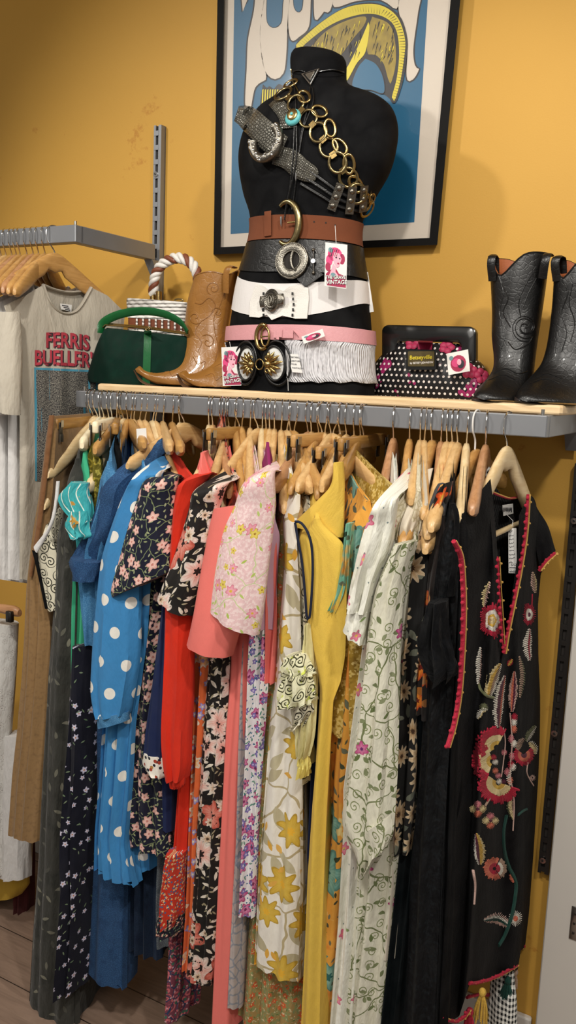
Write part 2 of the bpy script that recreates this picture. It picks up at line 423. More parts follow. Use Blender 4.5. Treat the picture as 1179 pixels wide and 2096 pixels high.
fab('rust_scarf', '#b5492e', [('nz', 30, .5, .05, '#2a1a18'), ('fl', 26, .4, 6, '#e0785a', '#d8a08a', '#221', .5) if False else ('fl', 26, .4, 6, '#e0785a', '#d8a08a', '#221a18', .5)])
fab('pink_vintage', '#e3bfc0', [('nz', 150, .48, .08, '#eed6d4'), ('vn', 13, .012, '#c6cf9a'), ('lf', 44, .3, .1, '#a8bc52', .42), ('fl', 24, .3, 6, '#e0889c', '#e8a8b4', '#d8b03c', .38), ('fl', 27, .26, 5, '#d9c04a', '#e3cf6a', '#a87a2c', .3)])
fab('grey_lace', '#b3a8a4', [('vn', 40, .08, '#8e9098'), ('fl', 18, .4, 6, '#7f8694', '#9aa0aa', '#c9bdb8', .5)], alpha=None)
fab('liberty', '#ece8e8', [('lf', 60, .36, .12, '#4c8a7c', .6), ('fl', 26, .46, 6, '#b8447c', '#d88ab0', '#7a2a58', .75), ('fl', 48, .42, 5, '#6a5aa8', '#9a8cc4', '#e0d8e8', .5), ('dr', 110, .2, '#2a6a8a', .35)])
fab('magenta_cloth', '#8c1f5c'); fab('lilac_cloth', '#c9a0b4', wr=.2)
fab('orange_green', '#a88c54', [('nz', 80, .5, .05, '#8c9460'), ('fl', 46, .4, 6, '#d8743c', '#c84c34', '#e8c87a', .6), ('lf', 80, .35, .12, '#63783e', .55), ('nz', 110, .6, .02, '#d9c9a0')])
fab('cream_gold', '#ece7dc', [('vn', 8.5, .022, '#b8a984'), ('lf', 16, .5, .2, '#b5ab8c', .85), ('fl', 10, .46, 8, '#cda83e', '#d8b64e', '#e8b43a', .7), ('lf', 24, .3, .13, '#dca63c', .3)], .6, .05, weave=1200)
fab('scroll_print', '#d9d3bc', [('sp', 34, .5, 2.0, '#2c2a20', .45)]); fab('scroll_lime', '#e8e6c4', [('sp', 36, .5, 2.0, '#39381e', .4), ('nz', 60, .6, .05, '#cbd75c')])
fab('lime_edge', '#c6d44a'); fab('butter_sheer', '#d8cf98', wr=.4); fab('brown_sheer', '#6e6250', wr=.4)
fab('yellow_linen', '#dcb84c', wr=.25, weave=700, wv=.3); fab('yellow_gauze', '#c8a948', wr=.6); fab('navy_piping', '#131a30'); fab('pale_yellow', '#e4d478', wr=.2)
fab('tropical', '#e2a243', [('nz', 11, .52, .06, '#d88a3a'), ('fl', 9, .46, 6, '#5f968c', '#8fb8a8', '#2f6b68', .6), ('lf', 30, .4, .15, '#2c3820', .55), ('nz', 16, .62, .03, '#e8cf8a'), ('lf', 52, .34, .14, '#3a3a22', .4)])
fab('tropical_aqua', '#7fbba4', [('nz', 13, .55, .08, '#e0a84c'), ('lf', 34, .4, .15, '#2c4a36', .5)])
fab('gold_brocade', '#b08f38', [('nz', 26, .5, .05, '#96762a'), ('fl', 38, .42, 5, '#dcc070', '#d9bd6a', '#b08f38', .8), ('nz', 90, .57, .03, '#dfc680')], .5, .1, .15)
fab('white_voile', '#e9e8dc', [('lf', 26, .2, .08, '#7f9a5a', .15), ('fl', 15, .2, 5, '#d86a88', '#e090a4', '#e8c84a', .5), ('dr', 34, .06, '#7d8a8a', .4)], .75, wr=.5)
fab('vine_print', '#d8d5c2', [('vn', 10, .015, '#6f7650'), ('sp', 30, .34, 1.6, '#7c8458', .62), ('lf', 42, .36, .17, '#5c6a3c', .45), ('fl', 14, .26, 6, '#b8407c', '#c87a9c', '#6a2a68', .3)], .6, wr=.45)
fab('ivory_satin', '#e6e0cc', wr=.3, rough=.5); fab('ivory_lace', '#dcd4bc', [('vn', 90, .12, '#c2b898')]); fab('ecru_crepe', '#d6ccba', wr=.2)
fab('black_daisy', '#141312', [('lf', 26, .42, .18, '#4c5248', .5), ('fl', 17, .52, 10, '#d9c2a0', '#b8946a', '#4a3220', .85)])
fab('autumn_velvet', '#1a100c', [('fl', 16, .45, 6, '#c8481e', '#e08a2c', '#6a1c10', .6), ('lf', 26, .4, .2, '#a8641e', .5)], .7, .4)
fab('autumn_bright', '#16110e', [('fl', 26, .55, 5, '#d8481e', '#e8832c', '#c8a03a', .85), ('lf', 30, .4, .2, '#d8941e', .4)], .7, .3)
fab('teal_black', '#0a1114', wr=.2, weave=600, spec=.1, sheen=0); fab('black_velvet', '#08080a', [('nz', 40, .52, .1, '#0e0f12')], .85, .1, wr=1.0, spec=.1)
fab('crushed_velvet', '#090a0d', [('nz', 70, .52, .07, '#14171a')], .7, .05, wr=1.0, spec=.18, weave=90, wv=.6)
fab('gingham', '#e8e6df', [('ck', .011, '#101012')]); fab('black_knit', '#0b0a0c', wr=.25, weave=260, wv=.8, spec=.12, sheen=.05)
fab('knit_rib', '#09080a', wr=.2, weave=300, wv=.6, rib=700, spec=.1); fab('yarn_red', '#b0203a', weave=500, wv=.6); fab('yarn_gold', '#d3a858', weave=500, wv=.6)
for nm, c in (('yarn_white', '#eae4d8'), ('yarn_cream', '#e3cf9c'), ('yarn_pink', '#d9828a'), ('yarn_salmon', '#d8765c'), ('yarn_blush', '#d8b4a8'), ('yarn_taupe', '#a88c78'),
              ('yarn_green', '#17453c'), ('yarn_olive', '#6d704f'), ('yarn_plum', '#5a1e38'), ('yarn_yellow', '#d8b04c')):
    fab(nm, c, weave=420, wv=.7, rough=.75, var=.25)
fab('tee_cotton', '#b9b1a2', wr=.5, weave=1000); fab('white_cotton', '#dad8d6', wr=.45); fab('white_eyelet', '#d9d8d4', [('fl', 42, .4, 6, '#c2c0bc', '#e6e4e0', '#a8a6a2', .7)], wr=.5)
fab('speckle', '#6b6862', [('nz', 300, .5, .05, '#26252a'), ('nz', 380, .58, .04, '#b7b2a4')]); fab('print_red', '#b23a48', var=.3); fab('print_blue', '#4a93ad'); fab('print_dark', '#3c2c34')
fab('mustard_cloth', '#c4a03a'); fab('coat_black', '#15131a', wr=.4); fab('bead_red', '#4c1a1c')
# leather
def leather(n, c, rough=.4, sc=160, st=.3, coat=.15, c2=None):
    s = SM(n); o = s.obj(); V = s.vor(o, sc, 1.0, 'DISTANCE_TO_EDGE', '3D')
    f = s.noise(o, 25, 4)
    col = s.mix(s.m('MULTIPLY', f, .7), c, c2 or s.mix(.5, c, (0, 0, 0)))
    nr = s.bump(s.m('MINIMUM', V['Distance'], .12), st, .003); nr = s.bump(f, .3, .006, nr)
    MATS[n] = s.fin(col, rough, 0, nr, 0, .5, coat)
leather('tan_leather', '#9c6c30', .34, 70, .5, c2='#623c16'); leather('tan_dark', '#8c5c26', .45, 120, .2); leather('sole_leather', '#5e4028', .6); leather('tan_inside', '#7c3f22', .6)
leather('black_leather', '#090808', .4, 90, .5, .05); leather('boot_lining', '#a4582a', .6); leather('black_sole', '#2a1a12', .55)
leather('green_leather', '#106030', .36, 200, .15); leather('pink_leather', '#cf9599', .5, 130, .3, c2='#c2858a'); leather('white_leather', '#dedad4', .5, 260, .6, c2='#cfcbc4')
leather('suede_rust', '#713c20', .95, 400, .2, 0, '#5a2e17')
fab('green_velvet', '#03231a', [('nz', 20, .5, .3, '#052e22')], .9, .1, wr=.15, spec=.15); fab('white_elastic', '#dcd8d6', weave=500, wr=.1); fab('white_frill', '#dcdce0', wr=1.0, rib=500)
fab('pleat_white', '#dedde0', wr=1.0, rib=1100)
s = SM('snake_leather'); u_ = s.uv(); V_ = s.vor(u_, 150, .55, 'DISTANCE_TO_EDGE')
c_ = s.mix(s.lt(V_['Distance'], .1, .05), s.mix(s.noise(u_, 30, 3), '#7d7a70', '#3c3a34'), '#1a1917')
MATS['snake_leather'] = s.fin(c_, .3, .35, s.bump(s.m('MINIMUM', V_['Distance'], .3), .8, .004), 0, .5)
fab('bag_dots', '#0e0d10', [('nz', 16, .6, .01, '#8c1f56'), ('dot', .0125, .0028, '#d9d2cc')], .4, 0)
fab('turquoise', '#5cb0b4', rough=.3); fab('flock_bow', '#d8d8d4', rough=.8)
s = SM('wicker'); u_ = s.uv(); x_, y_, _ = s.sep(u_)
w_ = s.m('SINE', s.m('MULTIPLY_ADD', s.m('FLOOR', s.m('MULTIPLY', y_, 105.0)), 3.1416, s.m('MULTIPLY', x_, 210.0)))
h_ = s.m('ADD', s.m('MULTIPLY', w_, .5), s.m('ABSOLUTE', s.m('SINE', s.m('MULTIPLY', y_, 330.0))))
MATS['wicker'] = s.fin(s.mix(s.lt(h_, -.1, .2), '#e4e0da', '#7d766c'), .45, 0, s.bump(h_, 1.0, .004), 0, .5, .2)

# ------------------------------------------------------------------ room
def struct(name, mb, **k):
    o = mb.build(name, **k); o['kind'] = 'structure'; return o
b = MB(); b.box((-1.3, .05, 1.6), (3.9, .1, 3.2), 'ochre_paint'); struct('wall_back', b, smooth=False)
b = MB(); b.box((-1.3, -1.9, -.025), (3.9, 4.0, .05), 'floor_planks'); struct('floor', b, smooth=False)
b = MB(); b.box((-1.3, -1.9, 3.225), (3.9, 4.0, .05), 'ceiling_paint'); struct('ceiling', b, smooth=False)
b = MB(); b.box((-1.49, -.009, .05), (2.3, .018, .10), 'white_paint', bev=.004); struct('baseboard_back', b, smooth=False)
# white door leaf to the right of the right-hand slotted upright
XD = -.325
b = MB(); b.box((XD+.36, -.02, 1.0), (.72, .04, 2.0), 'white_paint', bev=.003); dr_ = struct('door_1', b, smooth=False)
pz = at(1172, 1888, -.04)
b = MB(); b.box(pz+Vector((.01, -.0015, 0)), (.03, .003, .085), 'steel', bev=.001)
for dz in (-.025, 0, .025): b.tube([pz+Vector((.004, -.003, dz)), pz+Vector((.004, -.0045, dz))], .003, 'dark_metal', 10)
b.build('lock_plate', dr_)

DARK = False
def upright(name, X, z0, z1, label, slots=True):
    gm = 'dark_metal' if DARK else 'grey_metal'
    t = thing(name, label, 'upright', (X, 0, z0))
    mb = MB(); w, d = .026, .022
    mb.box((X, -.003, (z0+z1)/2), (w, .006, z1-z0), gm)
    mb.box((X-w/2+.0035, -d/2, (z0+z1)/2), (.007, d, z1-z0), gm)
    mb.box((X+w/2-.005, -d/2, (z0+z1)/2), (.010, d, z1-z0), gm)
    mb.box((X-.003, -d*.45, (z0+z1)/2), (w*.5, d*.5, z1-z0-.002), 'dark_slot')
    z = z0+.012
    while z < z1-.01:
        mb.box((X-.004, -d+.001, z), (w*.62, .004, .013), gm); z += .038
    mb.build('slotted_channel', t, False)
    for zz in (z1-.13, z0+(z1-z0)*.36, z0+.035):
        mb = MB(); mb.tube([(X-.003, -d-.004, zz), (X-.003, -d+.004, zz)], .0075, 'chrome', 14)
        mb.tube([(X-.003, -d-.0055, zz), (X-.003, -d-.0035, zz)], .003, 'dark_metal', 6)
        mb.build('screw', t)
    return t
upright('slotted_wall_upright', -1.55, .45, 2.345, 'grey slotted metal upright on yellow wall above the wicker bag')
DARK = True
upright('slotted_wall_upright', -.343, .50, 1.5, 'dark slotted metal upright beside white door on the right')

ZT = 1.613          # top of the hanging rail
YR = -.345
def rail(name, x0, x1, zt, label, arms):
    t = thing(name, label, 'clothes rail', ((x0+x1)/2, YR, zt-.042))
    mb = MB(); mb.box(((x0+x1)/2, YR, zt-.021), (x1-x0, .03, .042), 'grey_metal', bev=.002); mb.build('rail_tube', t, False)
    for X in arms:
        mb = MB(); mb.box((X, -.19, zt-.021), (.028, .30, .0425), 'grey_metal', bev=.002)
        mb.add([(X-.014, -.055, zt-.042), (X-.014, -.024, zt-.042), (X-.014, -.024, zt-.085), (X+.014, -.055, zt-.042), (X+.014, -.024, zt-.042), (X+.014, -.024, zt-.085)],
               [(0, 1, 2), (3, 5, 4), (0, 3, 4, 1), (1, 4, 5, 2), (0, 2, 5, 3)], 'grey_metal')
        mb.build('bracket_arm', t, False)
    for X in arms: mb = MB(); mb.tube([(X, YR, zt), (X, YR, zt+.011)], .0035, 'steel', 10); mb.build('peg', t)
    return t
ZU = at(144, 460, -.36).z
rail('hanging_rail', -1.536, -.352, ZT, 'long grey metal rail under wooden shelf carrying the coloured dresses', (-1.52, -.365))
rail('hanging_rail', -2.75, -1.537, ZU, 'short grey metal rail high on the left carrying the pale tee shirts', (-1.551,))
ZS = ZT+.020        # shelf top
b = MB(); b.box((-.92, -.166, ZS-.010), (1.17, .300, .020), 'shelf_wood', bev=.005); tag(b.build('display_shelf', smooth=False), 'pale wooden shelf board carrying boots, bags and the torso', 'shelf')

# ------------------------------------------------------------------ hangers
def hook_pts(r=.0245):
    P = [(0, -.066), (-.002, -.058), (-.010, -.048), (-.020, -.038), (-.0245, -.024), (-.024, -.010), (-.016, -.001), (-.004, .0035), (.008, .002), (.018, -.005), (.0235, -.016)]
    return P
HOOKR = .0018
def hprof(a): return ((a*a+.014)**.5-.1183)/.8887
def hanger(hx, tip, wd='beech', label='', drop=None, bar=False, rail_z=ZT, zpix=None, grp=None, clip=False, flock=False, hc='chrome', wide=.21, far=None, X=None, hl=None, thick=.0145, notch=True, rzo=None, dmax=.115):
    """hx: pixel column of the hook on the rail; tip: pixel of the near end"""
    if X is None:
        X = at(hx, 845+(hx-1043)*.057 if rail_z == ZT else 475, YR).x
    T = at(tip[0], tip[1], YR-wide)
    dx, dy = X-T.x, wide
    Wd = math.hypot(dx, dy); 
    if Wd > .26: Wd = .26
    rz = math.atan2(dy, dx) if rzo is None else rzo
    pk = rail_z-.062+(hl or 0)
    dr_ = max(.05, min(.21, pk-T.z)) if drop is None else drop
    d0 = min(dr_, dmax); tilt = (dr_-d0)
    t = thing('clip_hanger' if clip else 'coat_hanger', label, 'hanger', (X, YR, rail_z), rz, grp)
    mb = MB(); P = [(x, 0, z) for x, z in hook_pts()]; 
    if hl: P[0] = (0, 0, -.066+hl*1.0)
    sp_ = [Vector(p) for p in spline(P, 26)]
    mb.tube(sp_, HOOKR, hc, 7); mb.build('hook', t)
    mb = MB(); zc = -.062+(hl or 0)
    if clip:
        mb.box((0, 0, zc-.014), (Wd*1.8, thick, .027), wd, bev=.003)
        mb.build('hanger_body', t)
        for sx in (-1, 1):
            cb = MB(); x = sx*Wd*.86
            for yy in (-.010, .010):
                cb.box((x, yy, zc-.032), (.019, .002, .046), 'dark_metal', bev=.0006)
                for q in range(4): cb.box((x-.0075+q*.005, yy*1.15, zc-.046), (.002, .002, .018), 'steel')
            for yy in (-.0135, .0135): cb.box((x, yy, zc-.012), (.013, .0016, .016), 'steel')
            cb.build('clip', t)
        return t, X, T, rz, dr_, Wd, pk
    rings = []
    N = 33
    for k in range(N):
        u = -1+2*k/(N-1); a = abs(u)
        zt_ = zc-d0*hprof(a)+tilt*u
        sl = .6
        h = .018*(1-a)+.030+.009*sin(a*pi)
        if a < .15: h = .036+.016*(1-a/.15)
        th = thick*(.5+.5*(.72+.5*a))
        e = 1.0 if k not in (0, N-1) else .45
        c = Vector((u*Wd, 0, zt_-h/2)); hh, tt = h/2*e, th/2*e*1.25
        if k in (0, N-1): c.x *= 1.012
        rings.append([c+Vector((0, tt*sx, hh*sz)) for sx, sz in ((-1, -.5), (-1, .5), (-.62, .9), (0, 1), (.62, .9), (1, .5), (1, -.5), (.62, -.9), (0, -1), (-.62, -.9))])
    mb.loft(rings, wd, True, True, True); mb.build('hanger_body', t)
    if flock:
        mb = MB(); mb.loft([[p+(p-sum(r, Vector())/10)*.22+Vector((0, 0, .001)) for p in r] for r in rings[3:7]], 'grey_flock', True, True, True); mb.build('flocked_pad', t)
    if bar:
        mb = MB(); zb = zc-d0-.024; mb.tube([(-Wd*.9, 0, zb+.01-tilt*.9), (Wd*.9, 0, zb+.03+tilt*.9)], .0058, wd, 12); mb.build('trouser_bar', t)
    return t, X, T, rz, dr_, Wd, pk

# ------------------------------------------------------------------ garments on the rail
def interp(xs, ys, x):
    return float(np.interp(x, xs, ys))
def garment(name, label, cat, hx, rows, mat, H=None, tip=None, Yn=-.56, Yb=-.17, Yb2=-.30, sleeves=(), parts=(), neck=.07, dip=.05, slope=None,
            fold=.009, lam=.028, seed=0, hemdz=0.0, slant=.012, clipped=False, X=None, zpk=None, group=None, sag=0.0, rnd=.45):
    """body seen edge-on: rows (y, xl, xr) trace its near front edge; it runs back over the hanger"""
    rg = random.Random(seed*7+len(rows)*13+int(rows[0][1]))
    if X is None: X = at(hx, 845+(hx-1043)*.057, YR).x
    zpk = zpk if zpk is not None else ZT-.064
    pts = []
    for (y, xl, xr) in rows:
        L, R = at(xl, y, Yn), at(xr, y, Yn); pts.append(((L.z+R.z)/2, (L.x+R.x)/2, (R.x-L.x)/2))
    pts.sort(); zs = [p[0] for p in pts]; xc = [p[1] for p in pts]; hw = [p[2] for p in pts]
    ztip, zhem = zs[-1], zs[0]
    t = thing(name, label, cat, (X, YR, zhem), 0, group)
    NL, NF, NS = 54, 26, 14
    ph1, ph2 = rg.uniform(0, 6), rg.uniform(0, 6)
    def ztop(Y):
        u = abs(Y-YR)/(YR-Yn)
        if clipped: return ztip
        z = zpk+.004-(zpk-ztip)*hprof(min(u, 1.15)) if Y < YR else zpk+.004-min(zpk-ztip, .10)*hprof(min(u, 1.15))
        un = neck/(YR-Yn)
        if u < un: z -= dip*(1-(u/un)**2)
        return z
    rings = []
    for i in range(NL):
        w = i/(NL-1); ring = []
        wz = w**1.15
        def zz(Y): a = ztop(Y); return a+(zhem+hemdz*(Y-Yn)/.2-a)*wz
        per = []
        for j in range(NS): per.append(('s', 1.0, 1-j/NS))              # left side from back to front
        for j in range(NF): per.append(('f', None, -1+2*j/(NF-1)))
        for j in range(NS): per.append(('s', -1.0, (j+1)/NS))
        for kind, sd, q in per:
            yb = Yb+(Yb2-Yb)*sstep(.1, .7, w)
            if kind == 's': Y = Yn+(yb-Yn)*(.04+.96*q); b_ = -sd
            else: b_ = q; Y = Yn
            z = zz(Y); zc = min(z, ztip)
            xn, h = interp(zs, xc, zc), interp(zs, hw, zc)
            k = sstep(0, .55, (ztip-z))
            h = max(h, .004); hr = (.010+(min(h, .032)-.010)*k); hn = h*sstep(-.02, .05, ztip-z)+.010*(1-sstep(-.02, .05, ztip-z))
            s_ = (Y-Yn)/(YR-Yn)
            xr_ = X+(xn+slant-X)*sstep(0, 1.0, (ztip-z)/max(.3, ztip-zhem))
            xx = xn+(xr_-xn)*s_
            hh = hn+(hr-hn)*min(1, s_*1.2)
            pin = .35+.65*sstep(0, .04, ztop(Y)-z)
            A = fold*sstep(.0, .5, w)*(1-.3*w)
            if kind == 'f':
                s0 = b_*h
                fy = A*1.6*(sin(2*pi*s0/lam+ph1+1.3*sin(2.5*w+ph2))+.4*sin(4.1*pi*s0/lam+ph2))
                Y2 = Yn+rnd*h*abs(b_)**3*.9-fy*(1-abs(b_)**4)
                p = Vector((xx+b_*hh*pin, Y2, z))
            else:
                ds = A*(sin(2*pi*(Y-Yn)/(lam*1.6)+ph2+2*w)+.3*sin(5*(Y-Yn)/lam+6*w))*min(1, s_*3)
                p = Vector((xx+b_*hh*pin+ds, Y+rnd*h*.0, z))
                if q == 1.0 and kind == 's': p.x = xx+b_*hh*pin*.4
            p.x += sag*sin(pi*w)
            p.z += .003*sin(2*pi*p.x*30+ph1)*sstep(.92, 1, w)
            ring.append(p)
        rings.append(ring)
    mb = MB()
    # inner hem return
    last = rings[-1]; c = sum(last, Vector())/len(last)
    rings.append([p+(c-p)*.12+Vector((0, 0, .006)) for p in last])
    mb.loft(rings, mat, True, True, True, u0=seed*.213)
    mb.build('body', t)
    for sp in sleeves:
        d = dict(sp); rws = d.pop('rows'); m_ = d.pop('mat', mat); nm = d.pop('name', 'sleeve'); sh = d.pop('sh', None); lb = d.pop('label', None); 
        if sh:
            Ys, dp = d.get('Y', Yn-.012), d.get('dep', .022); r0 = rws[0]; nx, ny = sh
            rws = [(nx-4, ny+9, nx+6, ny+18, -.43, .005), (nx-6, ny+8, nx+8, ny+28, -.44, .010), ((nx+r0[0])/2, (ny+r0[1])/2-3, (nx+10+r0[2])/2, (ny+24+r0[3]+12)/2, (-.44+Ys)/2-.01, dp*.75)]+[tuple(q)+(Ys, dp) for q in rws]
            rws[3] = (r0[0], r0[1], r0[2], r0[3]+8, Ys, dp); d['n'] = d.get('n', 36)+14
        mb = MB(); blade(mb, rws, m_, **{**dict(Y=Yn-.012, dep=.022, ph=seed*1.7+1), **{**d, 'fold': d.get('fold', .003)*1.7}}); o = mb.build(nm, t)
        if lb: o['label'] = lb
    return t

GW = .215
def put(name, label, cat, hx, tip, rows, mat, wd='beech', hang=None, clip=False, **k):
    """a garment and the hanger that carries it"""
    hk = k.pop('hk', {}); hc_ = k.pop('hclip', clip); hh = k.pop('hxh', hx)
    short = hang or label
    if tip is not None:
        r = hanger(hh, tip, wd, short, clip=hc_, grp='hangers on the long rail', **hk)
    if clip: k['clipped'] = True
    return garment(name, label, cat, hx, rows, mat, **k)

B4 = lambda *r: [tuple(x) for x in r]
# 1 suede skirt
put('suede_skirt', 'long tan suede skirt laced along its edge, leftmost on the long rail', 'skirt', 184, (104, 848),
    [(852, 97, 112), (900, 90, 110), (1000, 77, 103), (1100, 60, 92), (1200, 47, 88), (1300, 41, 93), (1400, 35, 88), (1500, 25, 83), (1600, 12, 76), (1718, 3, 68)], 'tan_suede', 'olive_wood',
    'clip hanger of brown wood gripping the tan suede skirt', clip=True, seed=1, fold=.003, Yb=-.30, Yb2=-.30, Yn=-.55,
    sleeves=[dict(name='whipstitch_edge', rows=B4((101, 850, 111, 850), (93, 920, 103, 920), (84, 1000, 94, 1000), (74, 1080, 84, 1080), (60, 1180, 66, 1180)), mat='brown_suede', dep=.004, Y=-.558, fold=0)])
# 2 printed camisole
put('printed_camisole', 'black and white leaf print camisole with white edging beside tan suede skirt', 'top', 191, (91, 1025),
    [(1095, 72, 106), (1130, 68, 108), (1170, 74, 108), (1215, 84, 108), (1250, 95, 108)], 'scroll_print', 'pale_beech', 'pale wooden hanger tip carrying the black and white leaf print camisole', seed=2, fold=.001, Yb=-.4, Yb2=-.45,
    neck=.0, sleeves=[dict(name='strap', rows=B4((116, 985, 122, 985), (110, 1040, 116, 1040), (98, 1080, 104, 1082), (70, 1118, 76, 1132)), mat='white_cotton', dep=.004, Y=-.575, fold=0),
                      dict(name='edging', rows=B4((66, 1126, 76, 1134), (76, 1165, 81, 1165), (93, 1245, 97, 1246)), mat='black_cloth', dep=.004, Y=-.572, fold=0)])
# 3 charcoal velvet
put('velvet_maxi_dress', 'charcoal grey embossed velvet maxi dress hanging nearly to the floor', 'dress', 200, (98, 960),
    [(942, 142, 168), (1000, 130, 163), (1060, 122, 158), (1100, 108, 156), (1200, 104, 150), (1300, 97, 147), (1400, 88, 142), (1500, 82, 142), (1600, 74, 148), (1800, 62, 148), (1950, 50, 144), (2100, 42, 144)],
    'charcoal_velvet', 'pale_beech', 'pale wooden hanger tip sticking out of the charcoal velvet maxi dress', seed=3, Yb=-.3, Yb2=-.36, lam=.06, fold=.004,
    sleeves=[dict(name='back_panel', rows=B4((140, 1500, 180, 1500), (142, 1800, 182, 1800), (140, 2000, 184, 2000), (140, 2085, 186, 2076)), Y=-.45, dep=.04)])
# 4 mint
put('mint_dress', 'plain mint green dress seen as a narrow strip beside charcoal velvet', 'dress', 213, (150, 1003),
    [(930, 163, 178), (1000, 158, 180), (1100, 150, 176), (1200, 147, 176), (1400, 145, 166), (1600, 147, 165), (1788, 148, 160)], 'mint_crepe', 'pale_beech', 'pale wooden hanger inside the mint green dress', seed=4, Yn=-.545, Yb2=-.40)
# 5 teal blouse
put('ruffled_blouse', 'sheer turquoise blouse with orange edged ruffles between mint dress and denim', 'blouse', 223, (172, 1012),
    [(1000, 152, 186), (1050, 150, 186), (1100, 148, 186), (1180, 158, 186)], 'teal_sheer', 'pale_beech', 'pale wooden hanger carrying the sheer turquoise ruffled blouse', seed=5, Yb=-.42, Yb2=-.46, fold=.003,
    sleeves=[dict(name='ruffle', rows=B4((150, 985, 178, 990), (124, 1018, 180, 1010), (138, 1045, 182, 1050), (165, 1068, 182, 1070)), dep=.02, fold=.005, freq=5),
             dict(name='ruffle', rows=B4((150, 1045, 180, 1045), (136, 1072, 182, 1080), (150, 1092, 184, 1096), (160, 1101, 176, 1103)), dep=.02, fold=.005, freq=6, Y=-.575)])
# 6 olive brocade + black skirt
put('brocade_skirt', 'short olive and gold brocade skirt hanging from black metal clips', 'skirt', 230, (190, 893),
    [(908, 172, 200), (960, 173, 202), (1040, 180, 206), (1110, 184, 206)], 'olive_brocade', 'cream_wood', 'cream painted clip hanger gripping the olive brocade skirt', clip=True, seed=6, Yn=-.53, Yb=-.36, Yb2=-.38)
put('black_skirt', 'black skirt gripped by metal clips behind the olive brocade skirt', 'skirt', 240, (235, 885),
    [(898, 228, 246), (960, 226, 246), (1100, 226, 246), (1200, 222, 240)], 'black_cloth', 'olive_wood', 'brown clip hanger gripping the black skirt beside the olive brocade skirt', clip=True, seed=7, Yn=-.50, Yb=-.26, Yb2=-.3)
# 7 denim bodice dress with sprig skirt
put('sprig_skirt_dress', 'dress with light denim bodice and long navy sprigged skirt', 'dress', 253, (180, 990),
    [(948, 202, 238), (1000, 196, 236), (1060, 186, 222), (1120, 166, 206), (1180, 155, 200), (1250, 160, 198), (1322, 167, 196)], 'light_denim', 'pale_beech', 'pale wooden hanger tip under the light denim bodice', seed=8, Yb2=-.42,
    sleeves=[dict(name='skirt', rows=B4((166, 1315, 196, 1315), (160, 1450, 196, 1450), (150, 1600, 194, 1600), (146, 1720, 184, 1720), (145, 1880, 176, 1880), (140, 2018, 170, 2016)), mat='navy_sprig', dep=.05, fold=.005, freq=6, Y=-.535)])
# 8 denim shirt dress
put('denim_shirt_dress', 'mid blue denim shirt dress with short turned sleeve and hemmed bottom', 'dress', 262, (222, 985),
    [(990, 226, 262), (1060, 212, 250), (1150, 200, 240), (1250, 193, 236), (1400, 192, 232), (1500, 190, 225), (1600, 185, 230), (1800, 176, 250), (2014, 164, 246)], 'mid_denim', 'honey_wood', 'wooden hanger inside the mid blue denim shirt dress', seed=9, Yb2=-.44, lam=.07, fold=.004, Yn=-.528,
    sleeves=[dict(sh=(340, 888), rows=B4((222, 984, 264, 984), (207, 1030, 252, 1040), (190, 1070, 240, 1085), (170, 1110, 216, 1120), (150, 1146, 200, 1160)), dep=.028, fold=.002, pw=.8, n=24),
             dict(name='sleeve_cuff', rows=B4((150, 1138, 202, 1152), (147, 1152, 201, 1166), (158, 1185, 196, 1190)), dep=.027, fold=.002, Y=-.574, n=10)])
# flared dark denim skirt
put('denim_skirt', 'dark navy denim flared skirt low behind the polka dot dress', 'skirt', 269, (300, 905),
    [(1400, 262, 300), (1600, 252, 312), (1800, 246, 322), (1955, 244, 322)], 'navy_denim', 'honey_wood', 'brown hanger holding the dark navy denim skirt', clip=True, hclip=False, seed=10, Yn=-.49, Yb=-.3, Yb2=-.3, hemdz=.03, hk=dict(drop=.03))
# 9 polka
put('polka_dot_dress', 'sky blue long dress with large white polka dots', 'dress', 275, (300, 980),
    [(985, 278, 322), (1100, 252, 305), (1300, 228, 292), (1480, 208, 268), (1600, 200, 262), (1720, 190, 252), (1803, 188, 270)], 'polka_blue', 'beech', 'wooden hanger inside the sky blue polka dot dress', seed=11, Yb2=-.53, Yn=-.578, fold=.005,
    sleeves=[dict(sh=(346, 922), rows=B4((280, 975, 326, 960), (258, 1010, 318, 1015), (232, 1080, 300, 1090), (212, 1150, 290, 1160), (200, 1250, 288, 1250), (193, 1340, 283, 1345), (190, 1410, 273, 1410), (198, 1455, 264, 1455), (203, 1466, 262, 1460)), dep=.03, fold=.004, Y=-.59, gather=True),
             dict(name='sleeve_cuff', rows=B4((202, 1462, 263, 1456), (204, 1488, 262, 1474)), mat='light_denim', dep=.026, fold=.001, Y=-.592, n=6, label='plain blue sleeve cuff'),
             dict(name='skirt_panel', rows=B4((262, 1500, 300, 1500), (272, 1650, 318, 1650), (275, 1780, 322, 1772)), dep=.03, Y=-.50)])
# 10 navy rose
put('rose_print_dress', 'navy dress with small pink rose print and wide short sleeve', 'dress', 287, (335, 990),
    [(1000, 300, 345), (1100, 300, 345), (1200, 292, 336), (1300, 279, 322), (1400, 272, 318), (1500, 262, 318), (1620, 250, 330), (1745, 250, 340)], 'navy_rose', 'beech', 'wooden hanger inside the navy rose print dress', seed=12, Yb2=-.42, lam=.045, fold=.007,
    sleeves=[dict(sh=(368, 955), rows=B4((300, 985, 362, 968), (284, 1030, 356, 1030), (265, 1090, 352, 1090), (248, 1150, 350, 1130), (232, 1205, 350, 1160), (234, 1222, 346, 1172)), dep=.035, fold=.003, Y=-.605, freq=4)])
# 11 dot tile
put('dot_tile_dress', 'narrow strip of black and white tile print dress with red dots', 'dress', 298, (352, 1000),
    [(1050, 346, 366), (1150, 338, 362), (1250, 322, 350), (1400, 316, 346), (1560, 312, 346), (1660, 330, 352)], 'dot_tile', 'beech', 'wooden hanger inside the black and white tile print dress', seed=13, Yn=-.53, Yb2=-.4)
